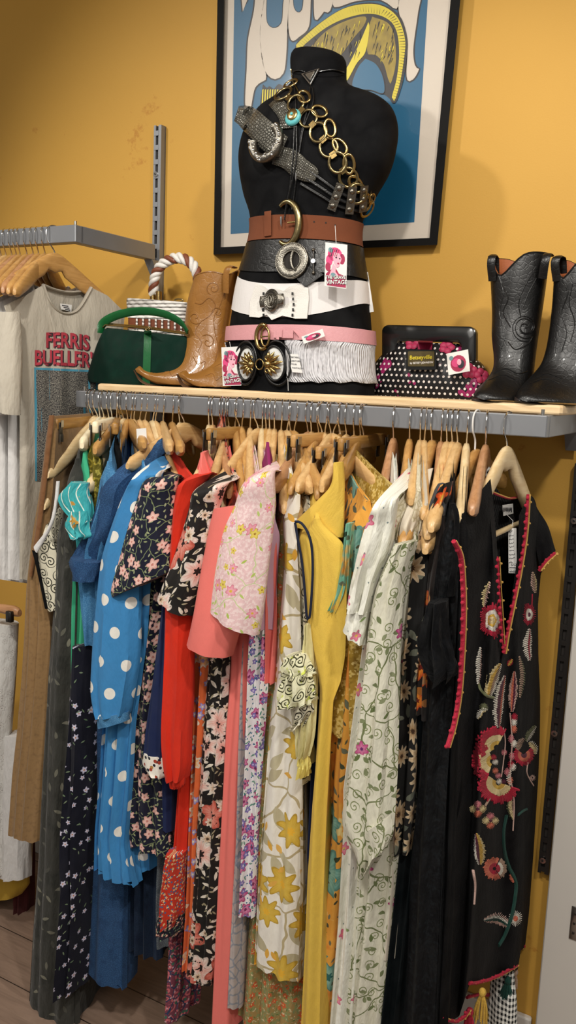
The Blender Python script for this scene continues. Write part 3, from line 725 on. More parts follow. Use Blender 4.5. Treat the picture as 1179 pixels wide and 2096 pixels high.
# navy bell sleeve dress
put('navy_dress', 'navy blue dress with bell sleeve ending in a cream polka dot cuff', 'dress', 314, (362, 1005),
    [(1010, 352, 372), (1200, 342, 362), (1300, 336, 360), (1500, 330, 350), (1700, 334, 348)], 'navy_crepe', 'pale_beech', 'wooden hanger inside the navy bell sleeve dress', seed=14, Yn=-.545, Yb2=-.4,
    sleeves=[dict(rows=B4((345, 1180, 358, 1180), (332, 1280, 356, 1280), (316, 1400, 352, 1400), (302, 1490, 348, 1495), (297, 1540, 345, 1552)), dep=.02, Y=-.578, fold=.002),
             dict(name='sleeve_cuff', rows=B4((297, 1536, 345, 1548), (296, 1562, 346, 1582), (312, 1580, 340, 1590)), mat='dot_cuff', dep=.021, Y=-.579, fold=.002, n=8, label='cream cuff with black, red and tan dots')])
# 12 red dress
put('red_dress', 'bright red long sleeved dress with ditsy floral flounce at the hem', 'dress', 319, (376, 988),
    [(992, 374, 420), (1050, 362, 400), (1200, 360, 396), (1400, 362, 394), (1600, 362, 386), (1740, 351, 378)], 'red_crepe', 'beech', 'wooden hanger inside the bright red dress', seed=15, Yb2=-.42, Yn=-.55,
    sleeves=[dict(sh=(446, 948), rows=B4((372, 990, 430, 960), (362, 1020, 410, 1000), (357, 1070, 392, 1070), (350, 1160, 390, 1160), (345, 1250, 395, 1250), (340, 1400, 393, 1400), (337, 1500, 386, 1500), (342, 1560, 384, 1566), (350, 1590, 378, 1594)), Y=-.588, dep=.028, fold=.003, freq=5),
             dict(name='sleeve_cuff', rows=B4((350, 1588, 378, 1592), (348, 1600, 376, 1606), (352, 1611, 372, 1612)), Y=-.588, dep=.014, fold=.002, freq=12, n=8),
             dict(name='flounce', rows=B4((350, 1736, 378, 1744), (340, 1790, 376, 1795), (335, 1850, 374, 1862), (345, 1880, 366, 1888)), mat='red_ditsy', Y=-.555, dep=.035, fold=.003, label='red ditsy floral flounce'),
             dict(name='hem_trim', rows=B4((333, 1858, 374, 1872), (327, 1885, 372, 1895), (332, 1902, 370, 1908)), mat='dark_ditsy', Y=-.553, dep=.035, fold=.004, n=8, label='black ditsy floral hem trim')])
# acid denim + paisley
put('acid_wash_skirt', 'grey acid wash denim skirt low between polka dot dress and red flounce', 'skirt', 335, (350, 915),
    [(1500, 318, 345), (1720, 318, 346), (1850, 315, 340), (1937, 316, 342)], 'acid_denim', 'beech', 'wooden hanger holding the grey acid wash denim skirt', clip=True, hclip=False, seed=16, Yn=-.50, Yb=-.34, Yb2=-.36, hk=dict(drop=.03))
put('paisley_trousers', 'pink and navy paisley trousers hanging lowest beside black floral dress', 'trousers', 354, (372, 915),
    [(1750, 344, 370), (1900, 342, 370), (2000, 339, 366), (2092, 334, 356)], 'paisley', 'honey_wood', 'wooden hanger holding the pink paisley trousers', clip=True, hclip=False, seed=17, Yn=-.52, Yb=-.40, Yb2=-.42, hk=dict(drop=.03))
# bare hangers left group
for hx, tp, wd, lb, hk in ((369, (330, 1020), 'pale_beech', 'pale wooden hanger tip poking out beside the grey scarf collar', {}),
                       (379, (262, 940), 'beech', 'large smooth wooden hanger at the front of the left cluster', {}),
                       (205, (168, 872), 'cream_wood', 'cream painted flat hanger near the left end of the rail', dict(drop=.04)),
                       (246, (195, 868), 'honey_wood', 'honey coloured hanger behind the denim shirt dress', dict(drop=.05))):
    hanger(hx, tp, wd, lb, grp='hangers on the long rail', **hk)
# 16 orange
put('orange_floral_dress', 'orange and lilac floral dress, thin strip left of black floral', 'dress', 429, (410, 1010),
    [(1020, 402, 425), (1340, 396, 426), (1500, 392, 416), (1700, 384, 402), (1850, 379, 395), (1992, 370, 380)], 'orange_floral', 'pale_beech', 'wooden hanger inside the orange and lilac floral dress', seed=18, Yn=-.55, Yb2=-.44)
# 15 mono floral
put('bold_floral_dress', 'black dress with big white, coral and tan flowers', 'dress', 437, (402, 1010),
    [(1018, 404, 448), (1150, 400, 446), (1350, 424, 466), (1450, 414, 460), (1600, 404, 450), (1800, 391, 444), (1950, 379, 436), (2012, 374, 424)], 'mono_floral', 'beech', 'wooden hanger inside the black dress with big white flowers', seed=19, Yb2=-.44, fold=.004,
    sleeves=[dict(sh=(492, 945), rows=B4((402, 1005, 462, 985), (392, 1040, 448, 1040), (376, 1100, 440, 1100), (356, 1160, 424, 1175), (334, 1212, 404, 1238), (330, 1226, 396, 1260)), Y=-.61, dep=.034, fold=.003, freq=4)])
put('coral_camisole', 'coral top hanging from a metal clip above the red dress', 'top', 444, (418, 905),
    [(928, 398, 425), (960, 400, 428), (1010, 404, 436)], 'coral_crepe', 'olive_wood', 'brown clip hanger gripping the coral top', clip=True, hxh=492, hk=dict(wide=.15), seed=20, Yn=-.54, Yb=-.45, Yb2=-.46)
put('rust_scarf_dress', 'rust and black patterned dress collar standing up behind coral dress', 'dress', 455, (470, 1000),
    [(1000, 462, 492), (1100, 456, 486), (1300, 456, 478), (1500, 452, 470)], 'rust_scarf', 'red_wood', 'reddish wooden hanger inside the rust patterned dress', seed=21, Yn=-.53, Yb2=-.42, dip=-.03)
# 17 coral dress
put('coral_dress', 'long plain coral pink dress with wide elbow sleeve', 'dress', 463, (453, 1035),
    [(1040, 462, 508), (1200, 466, 510), (1380, 470, 504), (1500, 458, 496), (1600, 454, 484), (1800, 443, 476), (2000, 434, 468), (2112, 429, 462)], 'coral_crepe', 'pale_beech', 'notched pale wooden hanger end showing above the coral dress', seed=22, Yb2=-.44, fold=.004, lam=.05, hk=dict(bar=True),
    sleeves=[dict(rows=B4((444, 1040, 505, 1032), (436, 1075, 504, 1078), (425, 1130, 502, 1135), (411, 1200, 498, 1200), (397, 1262, 492, 1265), (385, 1318, 470, 1345)), Y=-.615, dep=.03, fold=.003, freq=3, pw=.85)])
# 20 lace, 19 liberty
put('lace_blouse', 'grey lace long top, narrow strip left of purple floral', 'blouse', 483, (500, 1030),
    [(1050, 500, 530), (1290, 482, 512), (1500, 480, 502), (1700, 471, 500), (1850, 466, 496), (2062, 461, 486)], 'grey_lace', 'honey_wood', 'honey coloured hanger inside the grey lace top', seed=23, Yn=-.55, Yb2=-.45)
put('liberty_dress', 'white dress with dense pink and purple flowers, slim strip in the middle', 'dress', 497, (515, 1040),
    [(1060, 525, 552), (1150, 524, 552), (1300, 502, 546), (1400, 500, 544), (1500, 500, 538), (1700, 495, 524), (1877, 487, 517)], 'liberty', 'honey_wood', 'honey coloured hanger inside the purple floral dress', seed=24, Yb2=-.45)
# 18 pink vintage
put('pink_print_blouse', 'pale pink blouse printed with yellow and rose sprigs', 'blouse', 514, (512, 1012),
    [(1020, 516, 556), (1100, 512, 556), (1200, 510, 556), (1290, 520, 548)], 'pink_vintage', 'beech', 'wooden hanger inside the pale pink sprigged blouse', seed=25, Yb2=-.40,
    sleeves=[dict(sh=(572, 935), rows=B4((505, 990, 556, 960), (486, 1035, 560, 1030), (462, 1085, 556, 1090), (446, 1150, 548, 1160), (436, 1215, 538, 1240), (434, 1246, 526, 1300)), Y=-.628, dep=.034, fold=.003, freq=4)])
put('lilac_blouse', 'plain dusty lilac blouse between pink sprigged blouse and magenta top', 'blouse', 539, (528, 1050),
    [(1060, 540, 572), (1150, 535, 566), (1290, 530, 556)], 'lilac_cloth', 'pale_beech', 'wooden hanger inside the dusty lilac blouse', seed=26, Yb2=-.42)
put('magenta_top', 'magenta top draped behind two pale hanger ends', 'top', 547, (514, 1070),
    [(1000, 542, 566), (1040, 538, 562), (1080, 532, 552)], 'magenta_cloth', 'honey_wood', 'rounded hanger end poking out below the magenta top', seed=27, Yb=-.4, Yb2=-.44, Yn=-.57)
put('rose_strap_dress', 'rose pink strappy dress seen as a thin strip beside ochre ditsy print', 'dress', 554, (532, 1070),
    [(1090, 550, 566), (1250, 545, 562), (1400, 540, 552)], 'coral_crepe', 'beech', 'pale rounded hanger end beside the magenta top', seed=28, Yb2=-.42)
# 22 orange green long
put('ditsy_maxi_dress', 'ochre and green ditsy floral maxi dress, wide skirt at the bottom', 'dress', 564, (545, 1065),
    [(1055, 566, 592), (1250, 553, 592), (1400, 540, 598), (1500, 534, 602), (1750, 515, 606), (1900, 492, 608), (1960, 484, 612), (2120, 464, 614)], 'orange_green', 'beech', 'pale wooden hanger end under the cream dress shoulder', seed=29, Yn=-.535, Yb2=-.36, lam=.05)
# 23 cream gold
put('gold_bloom_dress', 'cream sleeveless dress with large mustard blooms and taupe leaves', 'dress', 578, (582, 1030),
    [(1018, 578, 632), (1060, 580, 603), (1150, 583, 607), (1200, 580, 610), (1300, 570, 612), (1400, 562, 612), (1500, 548, 613), (1600, 541, 612), (1800, 523, 612), (1998, 512, 606)], 'cream_gold', 'beech', 'wooden hanger inside the cream dress with mustard blooms', seed=30, Yb2=-.46, lam=.07, fold=.005, Yn=-.565)
# 24 scroll
put('scroll_print_dress', 'cream dress with black scroll print and lime edged ruffle cuff', 'dress', 590, (640, 990),
    [(1050, 620, 650), (1150, 606, 626), (1330, 603, 628), (1480, 604, 632), (1600, 606, 628)], 'scroll_print', 'beech', 'wooden hanger inside the cream scroll print dress', seed=31, Yn=-.55, Yb2=-.42,
    sleeves=[dict(name='ruffle', rows=B4((590, 1340, 628, 1336), (582, 1365, 640, 1370), (578, 1385, 642, 1382)), mat='scroll_lime', dep=.03, Y=-.60, fold=.006, freq=9),
             dict(name='ruffle', rows=B4((588, 1378, 636, 1376), (577, 1405, 642, 1405), (573, 1432, 641, 1434), (578, 1440, 638, 1440)), mat='scroll_lime', dep=.033, Y=-.598, fold=.006, freq=10),
             dict(name='cuff_tail', rows=B4((598, 1436, 640, 1436), (600, 1460, 640, 1458), (604, 1484, 620, 1486)), mat='scroll_print', dep=.02, Y=-.592, fold=.004)])
# 25 butter sheer + frill
put('butter_blouse', 'sheer butter yellow blouse with small frilled cuff', 'blouse', 605, (660, 985),
    [(1050, 640, 660), (1200, 624, 640), (1400, 622, 640), (1560, 626, 640)], 'butter_sheer', 'honey_wood', 'honey hanger inside the sheer butter blouse', seed=32, Yn=-.54, Yb2=-.42,
    sleeves=[dict(rows=B4((630, 1275, 640, 1275), (622, 1340, 644, 1340), (614, 1420, 648, 1420), (609, 1500, 643, 1500), (612, 1545, 632, 1548)), Y=-.582, dep=.018),
             dict(name='cuff_frill', rows=B4((613, 1545, 631, 1547), (611, 1565, 634, 1566), (614, 1588, 630, 1588)), mat='pale_yellow', Y=-.582, dep=.012, fold=.004, freq=9, n=10)])
put('brown_sheer_dress', 'sheer brown grey dress hem right of the cream bloom dress', 'dress', 614, (592, 905),
    [(1300, 608, 622), (1600, 610, 626), (1850, 610, 634), (1992, 606, 630)], 'brown_sheer', 'honey_wood', 'brown clip hanger in the middle cluster', clip=True, hxh=662, seed=33, Yn=-.53, Yb2=-.38, hk=dict(wide=.15))
put('navy_trousers', 'plain navy trousers leg between butter blouse and yellow skirt', 'trousers', 623, (645, 945),
    [(1200, 645, 665), (1420, 638, 662), (1600, 634, 652), (1812, 624, 638)], 'navy_crepe', 'honey_wood', 'brown clip hanger carrying the navy trousers', clip=True, hxh=700, seed=34, Yn=-.535, Yb2=-.42, hk=dict(wide=.15, hl=-.02))
# 26 yellow vest dress
yv = put('yellow_dress', 'mustard yellow sleeveless dress with navy piped armhole', 'dress', 640, (606, 1062),
    [(1066, 602, 690), (1110, 607, 702), (1180, 614, 706), (1260, 624, 706), (1340, 640, 704), (1400, 654, 694), (1425, 658, 682), (1520, 650, 676), (1650, 638, 668), (1800, 628, 662), (1950, 622, 656), (2112, 614, 652)], 'yellow_linen', 'beech', 'wooden hanger inside the mustard yellow dress', seed=35, Yb2=-.44, lam=.06, fold=.005, Yn=-.595, rnd=.2, neck=.05, X=None,
    sleeves=[dict(name='collar', rows=B4((686, 946, 700, 946), (680, 990, 704, 990), (655, 1020, 705, 1015), (607, 1066, 705, 1062), (604, 1076, 702, 1100)), mat='yellow_linen', Y=-.565, dep=.016, fold=.001)])
mb = MB(); mb.tube([at(x, y, -.606) for x, y in spline([(604, 1068), (616, 1070), (630, 1090), (638, 1120), (640, 1170), (637, 1230), (633, 1266), (628, 1262), (624, 1210), (618, 1150), (609, 1100), (604, 1070)], 60)], .0026, 'navy_piping', 8); mb.build('armhole_piping', yv)
put('pleated_yellow_skirt', 'pleated yellow gauze skirt hanging below the mustard yellow dress', 'skirt', 647, (690, 930),
    [(1200, 690, 706), (1400, 676, 700), (1600, 662, 672), (1800, 650, 662), (1970, 640, 656)], 'yellow_gauze', 'olive_wood', 'brown clip hanger gripping the yellow collar', clip=True, hxh=748, seed=36, Yn=-.54, Yb2=-.42, lam=.012, hk=dict(wide=.15))
# 27 tropical
put('tropical_dress', 'orange yellow dress with teal tropical flowers and aqua armhole edge', 'dress', 668, (694, 1050),
    [(1030, 716, 780), (1100, 706, 760), (1180, 698, 744), (1250, 692, 728), (1350, 686, 726), (1500, 672, 726), (1600, 668, 716), (1700, 664, 716), (1800, 656, 708), (1950, 640, 698), (2112, 612, 684)], 'tropical', 'beech', 'rounded pale hanger end left of the orange tropical dress', seed=37, Yb2=-.44, lam=.05,
    sleeves=[dict(name='armhole_edge', rows=B4((712, 1070, 722, 1070), (706, 1140, 716, 1140), (692, 1200, 712, 1200), (680, 1235, 700, 1236), (676, 1247, 692, 1252)), mat='tropical_aqua', Y=-.582, dep=.012, label='aqua and green armhole edging')])
# 28 gold brocade
put('gold_tunic', 'gold brocade tunic ending at a curved hem halfway down', 'tunic', 685, (800, 985),
    [(1000, 780, 822), (1060, 758, 812), (1120, 735, 795), (1200, 712, 770), (1300, 694, 756), (1400, 678, 744), (1506, 658, 730)], 'gold_brocade', 'beech', 'wooden hanger inside the gold brocade tunic', seed=38, Yb2=-.36, lam=.12, fold=.003, Yn=-.565, hk=dict())
# 29 white voile
put('embroidered_voile_dress', 'white voile dress with tiny pink flowers and buttoned cuff', 'dress', 809, (772, 1040),
    [(1040, 782, 842), (1150, 770, 822), (1300, 742, 786), (1500, 716, 760), (1620, 700, 744), (1700, 700, 740), (1900, 688, 728), (2112, 670, 712)], 'white_voile', 'red_wood', 'reddish hanger inside the white voile dress', seed=39, Yb2=-.46, Yn=-.57,
    sleeves=[dict(sh=(842, 950), rows=B4((772, 1032, 812, 1014), (758, 1065, 806, 1072), (743, 1115, 796, 1128), (728, 1175, 776, 1182), (717, 1245, 757, 1253)), Y=-.622, dep=.03, fold=.004, freq=6),
             dict(name='sleeve_cuff', rows=B4((717, 1242, 757, 1252), (711, 1264, 752, 1282), (706, 1286, 747, 1320)), Y=-.621, dep=.024, fold=.002, n=10)])
# 30 vine
put('vine_print_dress', 'long ivory dress with green vine print and magenta flowers', 'dress', 842, (815, 1075),
    [(1080, 820, 862), (1200, 815, 850), (1400, 800, 830), (1650, 745, 812), (1750, 724, 812), (1850, 714, 802), (1980, 700, 788), (2112, 688, 774)], 'vine_print', 'honey_wood', 'long honey hanger above the ivory vine print dress', seed=40, Yb2=-.46, lam=.04, fold=.007, Yn=-.565,
    sleeves=[dict(rows=B4((812, 1112, 850, 1108), (800, 1140, 843, 1140), (775, 1200, 828, 1200), (757, 1290, 820, 1290), (745, 1400, 817, 1400), (738, 1480, 814, 1480), (722, 1560, 811, 1560), (708, 1640, 806, 1640), (705, 1690, 802, 1690), (724, 1730, 798, 1715), (748, 1768, 768, 1768)), Y=-.62, dep=.034, fold=.005, freq=6),
             dict(name='sleeve_cuff', rows=B4((752, 1700, 800, 1668), (760, 1735, 802, 1700), (764, 1756, 790, 1738)), Y=-.655, dep=.010, n=10)])
put('lace_trim_blouse', 'cream blouse with lace trimmed shoulder beside the white voile', 'blouse', 864, (842, 1010),
    [(1010, 838, 872), (1060, 828, 862), (1150, 815, 845)], 'ivory_lace', 'beech', 'wooden hanger inside the cream lace trimmed blouse', seed=41, Yb=-.36, Yb2=-.42, Yn=-.555,
    sleeves=[dict(name='lace_shoulder', rows=[(852, 952, 868, 950, -.43, .012), (830, 998, 852, 1008, -.5, .016), (806, 1045, 828, 1062, -.572, .018), (798, 1100, 816, 1104, -.58, .012)])])
put('ivory_slip_dress', 'smooth ivory dress with sheer side behind the vine print dress', 'dress', 873, (868, 1040),
    [(1035, 856, 884), (1120, 838, 862), (1250, 826, 846), (1400, 818, 838), (1600, 812, 828), (1800, 800, 822), (1960, 786, 806)], 'ecru_crepe', 'beech', 'wooden hanger inside the smooth ivory dress', seed=42, Yn=-.545, Yb2=-.42,
    sleeves=[dict(name='shoulder', rows=[(868, 962, 886, 958, -.43, .012), (848, 1006, 870, 1016, -.5, .016), (822, 1056, 848, 1072, -.565, .018), (816, 1120, 838, 1120, -.57, .012)])])
# 32 black daisy
put('daisy_print_dress', 'black dress with large beige daisies and grey leaves', 'dress', 888, (824, 1102),
    [(1110, 838, 878), (1200, 832, 870), (1300, 827, 862), (1400, 820, 850), (1550, 812, 848), (1650, 806, 842), (1752, 806, 830)], 'black_daisy', 'honey_wood', 'long honey hanger ending in front of the ivory vine print sleeve', hk=dict(wide=.255, thick=.019), seed=43, Yb2=-.40, Yn=-.565)
put('velvet_flower_dress', 'black velvet dress with orange autumn flowers, square cuff visible', 'dress', 907, (890, 1060),
    [(1060, 888, 920), (1200, 868, 902), (1300, 860, 896), (1400, 852, 884), (1471, 849, 882)], 'autumn_velvet', 'red_wood', 'reddish hanger above the orange velvet flower dress', seed=44, Yb2=-.40,
    sleeves=[dict(name='shoulder', rows=B4((905, 992, 925, 985), (892, 1020, 914, 1030), (884, 1052, 900, 1062)), mat='autumn_bright', Y=-.535, dep=.02)])
put('teal_black_dress', 'very dark teal floor length dress, plain and smooth', 'dress', 919, (876, 1080),
    [(1120, 872, 900), (1300, 872, 896), (1475, 846, 884), (1700, 820, 866), (1900, 795, 850), (2112, 768, 832)], 'teal_black', 'beech', 'blunt pale hanger end left of the grey flocked hanger', hk=dict(wide=.245, thick=.018), seed=45, Yn=-.545, Yb2=-.42)
put('crushed_velvet_dress', 'black crushed velvet long dress with ruffled front', 'dress', 930, (872, 1110),
    [(1070, 905, 940), (1180, 888, 936), (1300, 876, 930), (1400, 868, 926), (1600, 857, 912), (1800, 838, 902), (1950, 832, 896), (2112, 822, 888)], 'crushed_velvet', 'beech', 'pale hanger end below the grey flocked hanger', hk=dict(wide=.245, thick=.018), seed=46, Yb2=-.50, lam=.04, fold=.008, Yn=-.572,
    sleeves=[dict(name='strap', rows=B4((922, 1030, 932, 1030), (930, 1060, 940, 1060), (926, 1140, 938, 1140), (915, 1220, 930, 1220)), mat='black_velvet', Y=-.575, dep=.006, fold=0),
             dict(name='ruffle', rows=B4((880, 1230, 915, 1230), (862, 1290, 918, 1300), (856, 1320, 925, 1330), (868, 1350, 932, 1365), (900, 1385, 925, 1388)), mat='black_velvet', Y=-.60, dep=.028, fold=.006, freq=6)])
put('black_strap_dress', 'plain black dress directly left of the embroidered cardigan', 'dress', 960, (942, 1060),
    [(1060, 934, 960), (1200, 930, 950), (1500, 908, 930), (1800, 898, 922), (2112, 880, 906)], 'black_cloth', 'pale_beech', 'pale hanger between reddish hanger and flocked one', seed=47, Yn=-.55, Yb2=-.50)
hanger(941, (884, 1065), 'beech', 'pale hanger padded with grey flocking at its near end', grp='hangers on the long rail', flock=True, wide=.25, thick=.018)
hanger(978, (880, 1110), 'honey_wood', 'thick honey hanger on the big white hook', grp='hangers on the long rail', hl=-.012, hc='paper', thick=.016)
hanger(999, (968, 1030), 'red_wood', 'reddish hanger carrying the gingham dress', grp='hangers on the long rail')
gd = thing('gingham_dress', 'black and white gingham strappy dress showing below the cardigan tassels', 'dress', at(1020, 2120, -.34))
mb = MB(); blade(mb, [(1030, 1500, 1050, 1500, -.09, .015), (1020, 1800, 1050, 1800, -.09, .015), (1005, 2000, 1052, 1990, -.12, .02), (998, 2060, 1056, 2040, -.15, .022), (990, 2135, 1058, 2110, -.17, .022)], 'gingham', dep=.02, fold=.003, n=50); mb.build('body', gd)
mb = MB(); blade(mb, [(984, 1002, 992, 1004, -.39, .003), (990, 975, 998, 978, -.38, .003), (1000, 955, 1006, 958, -.37, .003)], 'gingham', n=12, fold=0); mb.build('strap', gd)
for i, (hx, tp, wd, lb) in enumerate(((455, (400, 975), 'pale_beech', 'pale hanger first in the middle cluster'), (470, (430, 985), 'beech', 'pale hanger third in the middle cluster above coral dress'),
        (530, (430, 1000), 'beech', 'long beech hanger ending above the pink sprigged blouse'), (597, (540, 1040), 'honey_wood', 'honey hanger curving over the lilac blouse'),
        (633, (560, 985), 'red_wood', 'reddish hanger in the crowded middle cluster'), (655, (595, 990), 'honey_wood', 'honey hanger left of the wooden clip bar'),
        (680, (610, 985), 'beech', 'beech hanger above the cream bloom dress'), (698, (650, 1000), 'olive_wood', 'olive wooden hanger over the yellow collar'),
        (712, (660, 985), 'beech', 'beech hanger with blunt peak before the lone hook'), (728, (690, 965), 'honey_wood', 'honey hanger behind the yellow collar clips'),
        (741, (700, 945), 'olive_wood', 'last brown hanger of the middle cluster'))):
    hanger(hx, tp, wd, lb, grp='hangers on the long rail')

# ------------------------------------------------------------------ surface tools
def bvh_of(*objs):
    vs, fs = [], []
    for o in objs:
        b0 = len(vs); org = Vector(o['_org'])
        vs += [v.co+org for v in o.data.vertices]; fs += [[b0+i for i in p.vertices] for p in o.data.polygons]
    return BVHTree.FromPolygons(vs, fs)
def hit(bv, px, py, off=0.0, fb=-.3):
    d = ray(px, py).normalized(); loc, n, i, _ = bv.ray_cast(EYE, d)
    if loc is None: return at(px, py, fb), Vector((0, -1, 0))
    if n.dot(d) > 0: n = -n
    return loc-d*off, n
def frame(bv, px, py, off=.002, roll=0.0, fb=-.3):
    p, n = hit(bv, px, py, 0, fb); r = RT-n*RT.dot(n); r.normalize(); u = n.cross(r)*1
    r2 = r*cos(roll)+u*sin(roll); u2 = -r*sin(roll)+u*cos(roll)
    return p+n*off, r2, u2, n
def torus(mb, fr, rx, ry, r, mat, a0=0, a1=360, n=40, seg=8, lift=0.0, flat=1.0, rs=None):
    p, R, U, N = fr; full = abs(a1-a0) >= 360
    m_ = n if full else n+1
    pts = [p+R*rx*cos(math.radians(a0+(a1-a0)*k/n))+U*ry*sin(math.radians(a0+(a1-a0)*k/n))+N*lift for k in range(m_)]
    mb.tube(pts, rs or r, mat, seg, full, flat, up=N)
def disc(mb, fr, prof, mat, sx=1.0, sy=1.0, n=32, dx=0, dy=0):
    """lathe about the frame normal: prof = [(radius, height)...]"""
    p, R, U, N = fr
    mb.loft([[p+R*(dx+r*sx*cos(2*pi*k/n))+U*(dy+r*sy*sin(2*pi*k/n))+N*h for k in range(n)] for r, h in prof], mat, True, True, True)
def dec(mb, bv, pts, mat, off=.0015):
    """flat shape printed on a surface; pts in photo pixels"""
    tris = tessellate_polygon([[Vector((x, y, 0)) for x, y in pts]])
    mb.add([hit(bv, x, y, off)[0] for x, y in pts], tris, mat)
def dec_grid(mb, bv, quad, mat, nx, ny, off=.0015):
    a, b_, c, d = [Vector((q[0], q[1])) for q in quad]; P = []; Uv = []
    for j in range(ny+1):
        for i in range(nx+1):
            s_, t_ = i/nx, j/ny; q = (a*(1-s_)+b_*s_)*(1-t_)+(d*(1-s_)+c*s_)*t_
            w_ = hit(bv, q.x, q.y, off)[0]; P.append(w_); Uv.append((w_.y+w_.x, w_.z))
    mb.add(P, [(j*(nx+1)+i, j*(nx+1)+i+1, (j+1)*(nx+1)+i+1, (j+1)*(nx+1)+i) for j in range(ny) for i in range(nx)], mat, Uv)
def dec_text(mb, bv, txt, mat, x0, y0, size, dx=(1, 0), dy=(0, -1), off=.002, offset=0.0, sx=1.0, sub=True):
    t = MB(); text_mesh(t, txt, size, mat, (0, 0, 0), (1, 0, 0), (0, 1, 0), offset=offset)
    P = []
    for v in t.v:
        X, Y = v.x*sx, v.y; px = x0+X*dx[0]+Y*dy[0]; py = y0+X*dx[1]+Y*dy[1]
        P.append(hit(bv, px, py, off)[0])
    mb.add(P, t.f, mat)

# ------------------------------------------------------------------ framed poster
pt = thing('framed_poster', 'large black framed poster with gold arch and cream lettering on blue', 'poster', at(660, 510, 0))
YP = -.024
def PP(x, y, dy=0.0): return at(x, y, YP-dy)
O = [(445.6, -40), (437, 521), (895, 501), (946, -40)]; I = [(459, -40), (450, 506), (879, 487), (926, -40)]
mb = MB()
for k in range(4):
    o1, o2, i1, i2 = O[k], O[(k+1) % 4], I[k], I[(k+1) % 4]
    q = []
    for dpt in (.0, -.022+.0):
        q += [at(*o1, YP-.006+(.0 if dpt == 0 else .028)), at(*o2, YP-.006+(.0 if dpt == 0 else .028)), at(*i2, YP-.006+(.0 if dpt == 0 else .012)), at(*i1, YP-.006+(.0 if dpt == 0 else .012))]
    mb.add(q, [(0, 1, 2, 3), (4, 7, 6, 5), (0, 4, 5, 1), (3, 2, 6, 7), (0, 3, 7, 4), (1, 5, 6, 2)], 'black_frame')
mb.build('frame', pt, False)
mb = MB()
mb.add([PP(459, -40, -.010), PP(450, 506, -.010), PP(879, 487, -.010), PP(926, -40, -.010), PP(459, -40, -.006), PP(450, 506, -.006), PP(879, 487, -.006), PP(926, -40, -.006)],
       [(0, 1, 2, 3), (7, 6, 5, 4), (0, 4, 5, 1), (1, 5, 6, 2), (2, 6, 7, 3)], 'poster_paper')
mb.add([PP(480, -40, -.0057), PP(472, 479, -.0057), PP(848, 455, -.0057), PP(878, -40, -.0057)], [(0, 1, 2, 3)], 'poster_blue')
def pp(pts, m1, lay=1, ol=None):
    sm = [p for p in spline(list(pts)+[pts[0]], len(pts)*5)][:-1] if len(pts) > 4 else pts
    if ol:
        c = (sum(p[0] for p in sm)/len(sm), sum(p[1] for p in sm)/len(sm)); n = len(sm); q = []
        for i in range(n):
            a, b2 = sm[i-1], sm[(i+1) % n]; tx, ty = b2[0]-a[0], b2[1]-a[1]; l = math.hypot(tx, ty) or 1
            q.append((sm[i][0]+ty/l*ol, sm[i][1]-tx/l*ol))
        A = sum(sm[i-1][0]*sm[i][1]-sm[i][0]*sm[i-1][1] for i in range(n))
        if A > 0: pass
        else: q = [(2*sm[i][0]-q[i][0], 2*sm[i][1]-q[i][1]) for i in range(n)]
        mb.poly([PP(x, y, -.0057+.0004*lay) for x, y in q], 'poster_dark'); lay += .5
    mb.poly([PP(x, y, -.0057+.0004*lay) for x, y in sm], m1)
LT = [[(492, -30), (497, 24), (508, -5), (520, -30)],
      [(524, -30), (520, 20), (508, 80), (505, 140), (502, 215), (512, 225), (522, 180), (540, 165), (545, 158), (536, 110), (532, 60), (540, 10), (543, -30)],
      [(545, -30), (534, 40), (533, 90), (540, 140), (560, 162), (580, 150), (586, 110), (588, 50), (590, -30)],
      [(597, -30), (590, 30), (592, 70), (599, 84), (612, 76), (632, 55), (636, 0), (637, -30)],
      [(642, -30), (645, 40), (665, 22), (675, 24), (685, -30)],
      [(690, -30), (683, 14), (730, 2), (780, 0), (812, 18), (808, -30)],
      [(815, -30), (816, 20), (826, 60), (834, 100), (832, 150), (836, 166), (848, 160), (858, 140), (850, 136), (846, 100), (855, 30), (862, -30)]]
for L in LT: pp(L, 'poster_paper', 1, 3.0)
pp([(548, -30), (546, 30), (550, 50), (562, 56), (575, 45), (578, 10), (580, -30)], 'poster_blue', 3, 1.2)
pp([(600, -30), (602, 12), (610, 24), (618, 15), (619, -30)], 'poster_blue', 3, 1.2)
# winged gold arch
pp([(604, 98), (612, 80), (650, 50), (700, 18), (750, 5), (790, 12), (820, 35), (834, 80), (832, 120), (824, 170), (808, 212), (796, 200), (780, 190), (740, 180), (700, 190), (640, 200), (600, 150)], 'poster_dark', 5)
pp([(606, 92), (620, 78), (660, 44), (705, 17), (750, 8), (785, 13), (814, 36), (829, 80), (827, 120), (819, 168), (808, 205), (802, 200), (812, 160), (817, 110), (812, 65), (795, 40), (760, 28), (715, 35), (670, 55), (625, 90), (610, 108)], 'poster_yellow', 6)
for k in range(70):
    t_ = k/69; i = t_*12; C_ = spline([(608, 96), (640, 64), (700, 24), (750, 17), (800, 35), (822, 90), (818, 150), (806, 202)], 70)[k]
    D_ = spline([(608, 96), (640, 64), (700, 24), (750, 17), (800, 35), (822, 90), (818, 150), (806, 202)], 72)[k+1]
    nx, ny = -(D_[1]-C_[1]), D_[0]-C_[0]; l = math.hypot(nx, ny) or 1; nx, ny = nx/l*6, ny/l*6
    mb.poly([PP(C_[0]-nx, C_[1]-ny, -.0057+.0029), PP(C_[0]+nx+2, C_[1]+ny+1, -.0057+.0029), PP(C_[0]+nx+2.6, C_[1]+ny+2.2, -.0057+.0029)], 'poster_dark')
pp([(632, 100), (670, 62), (715, 40), (748, 34), (745, 52), (722, 80), (700, 110), (690, 118), (660, 108)], 'poster_gold', 6)
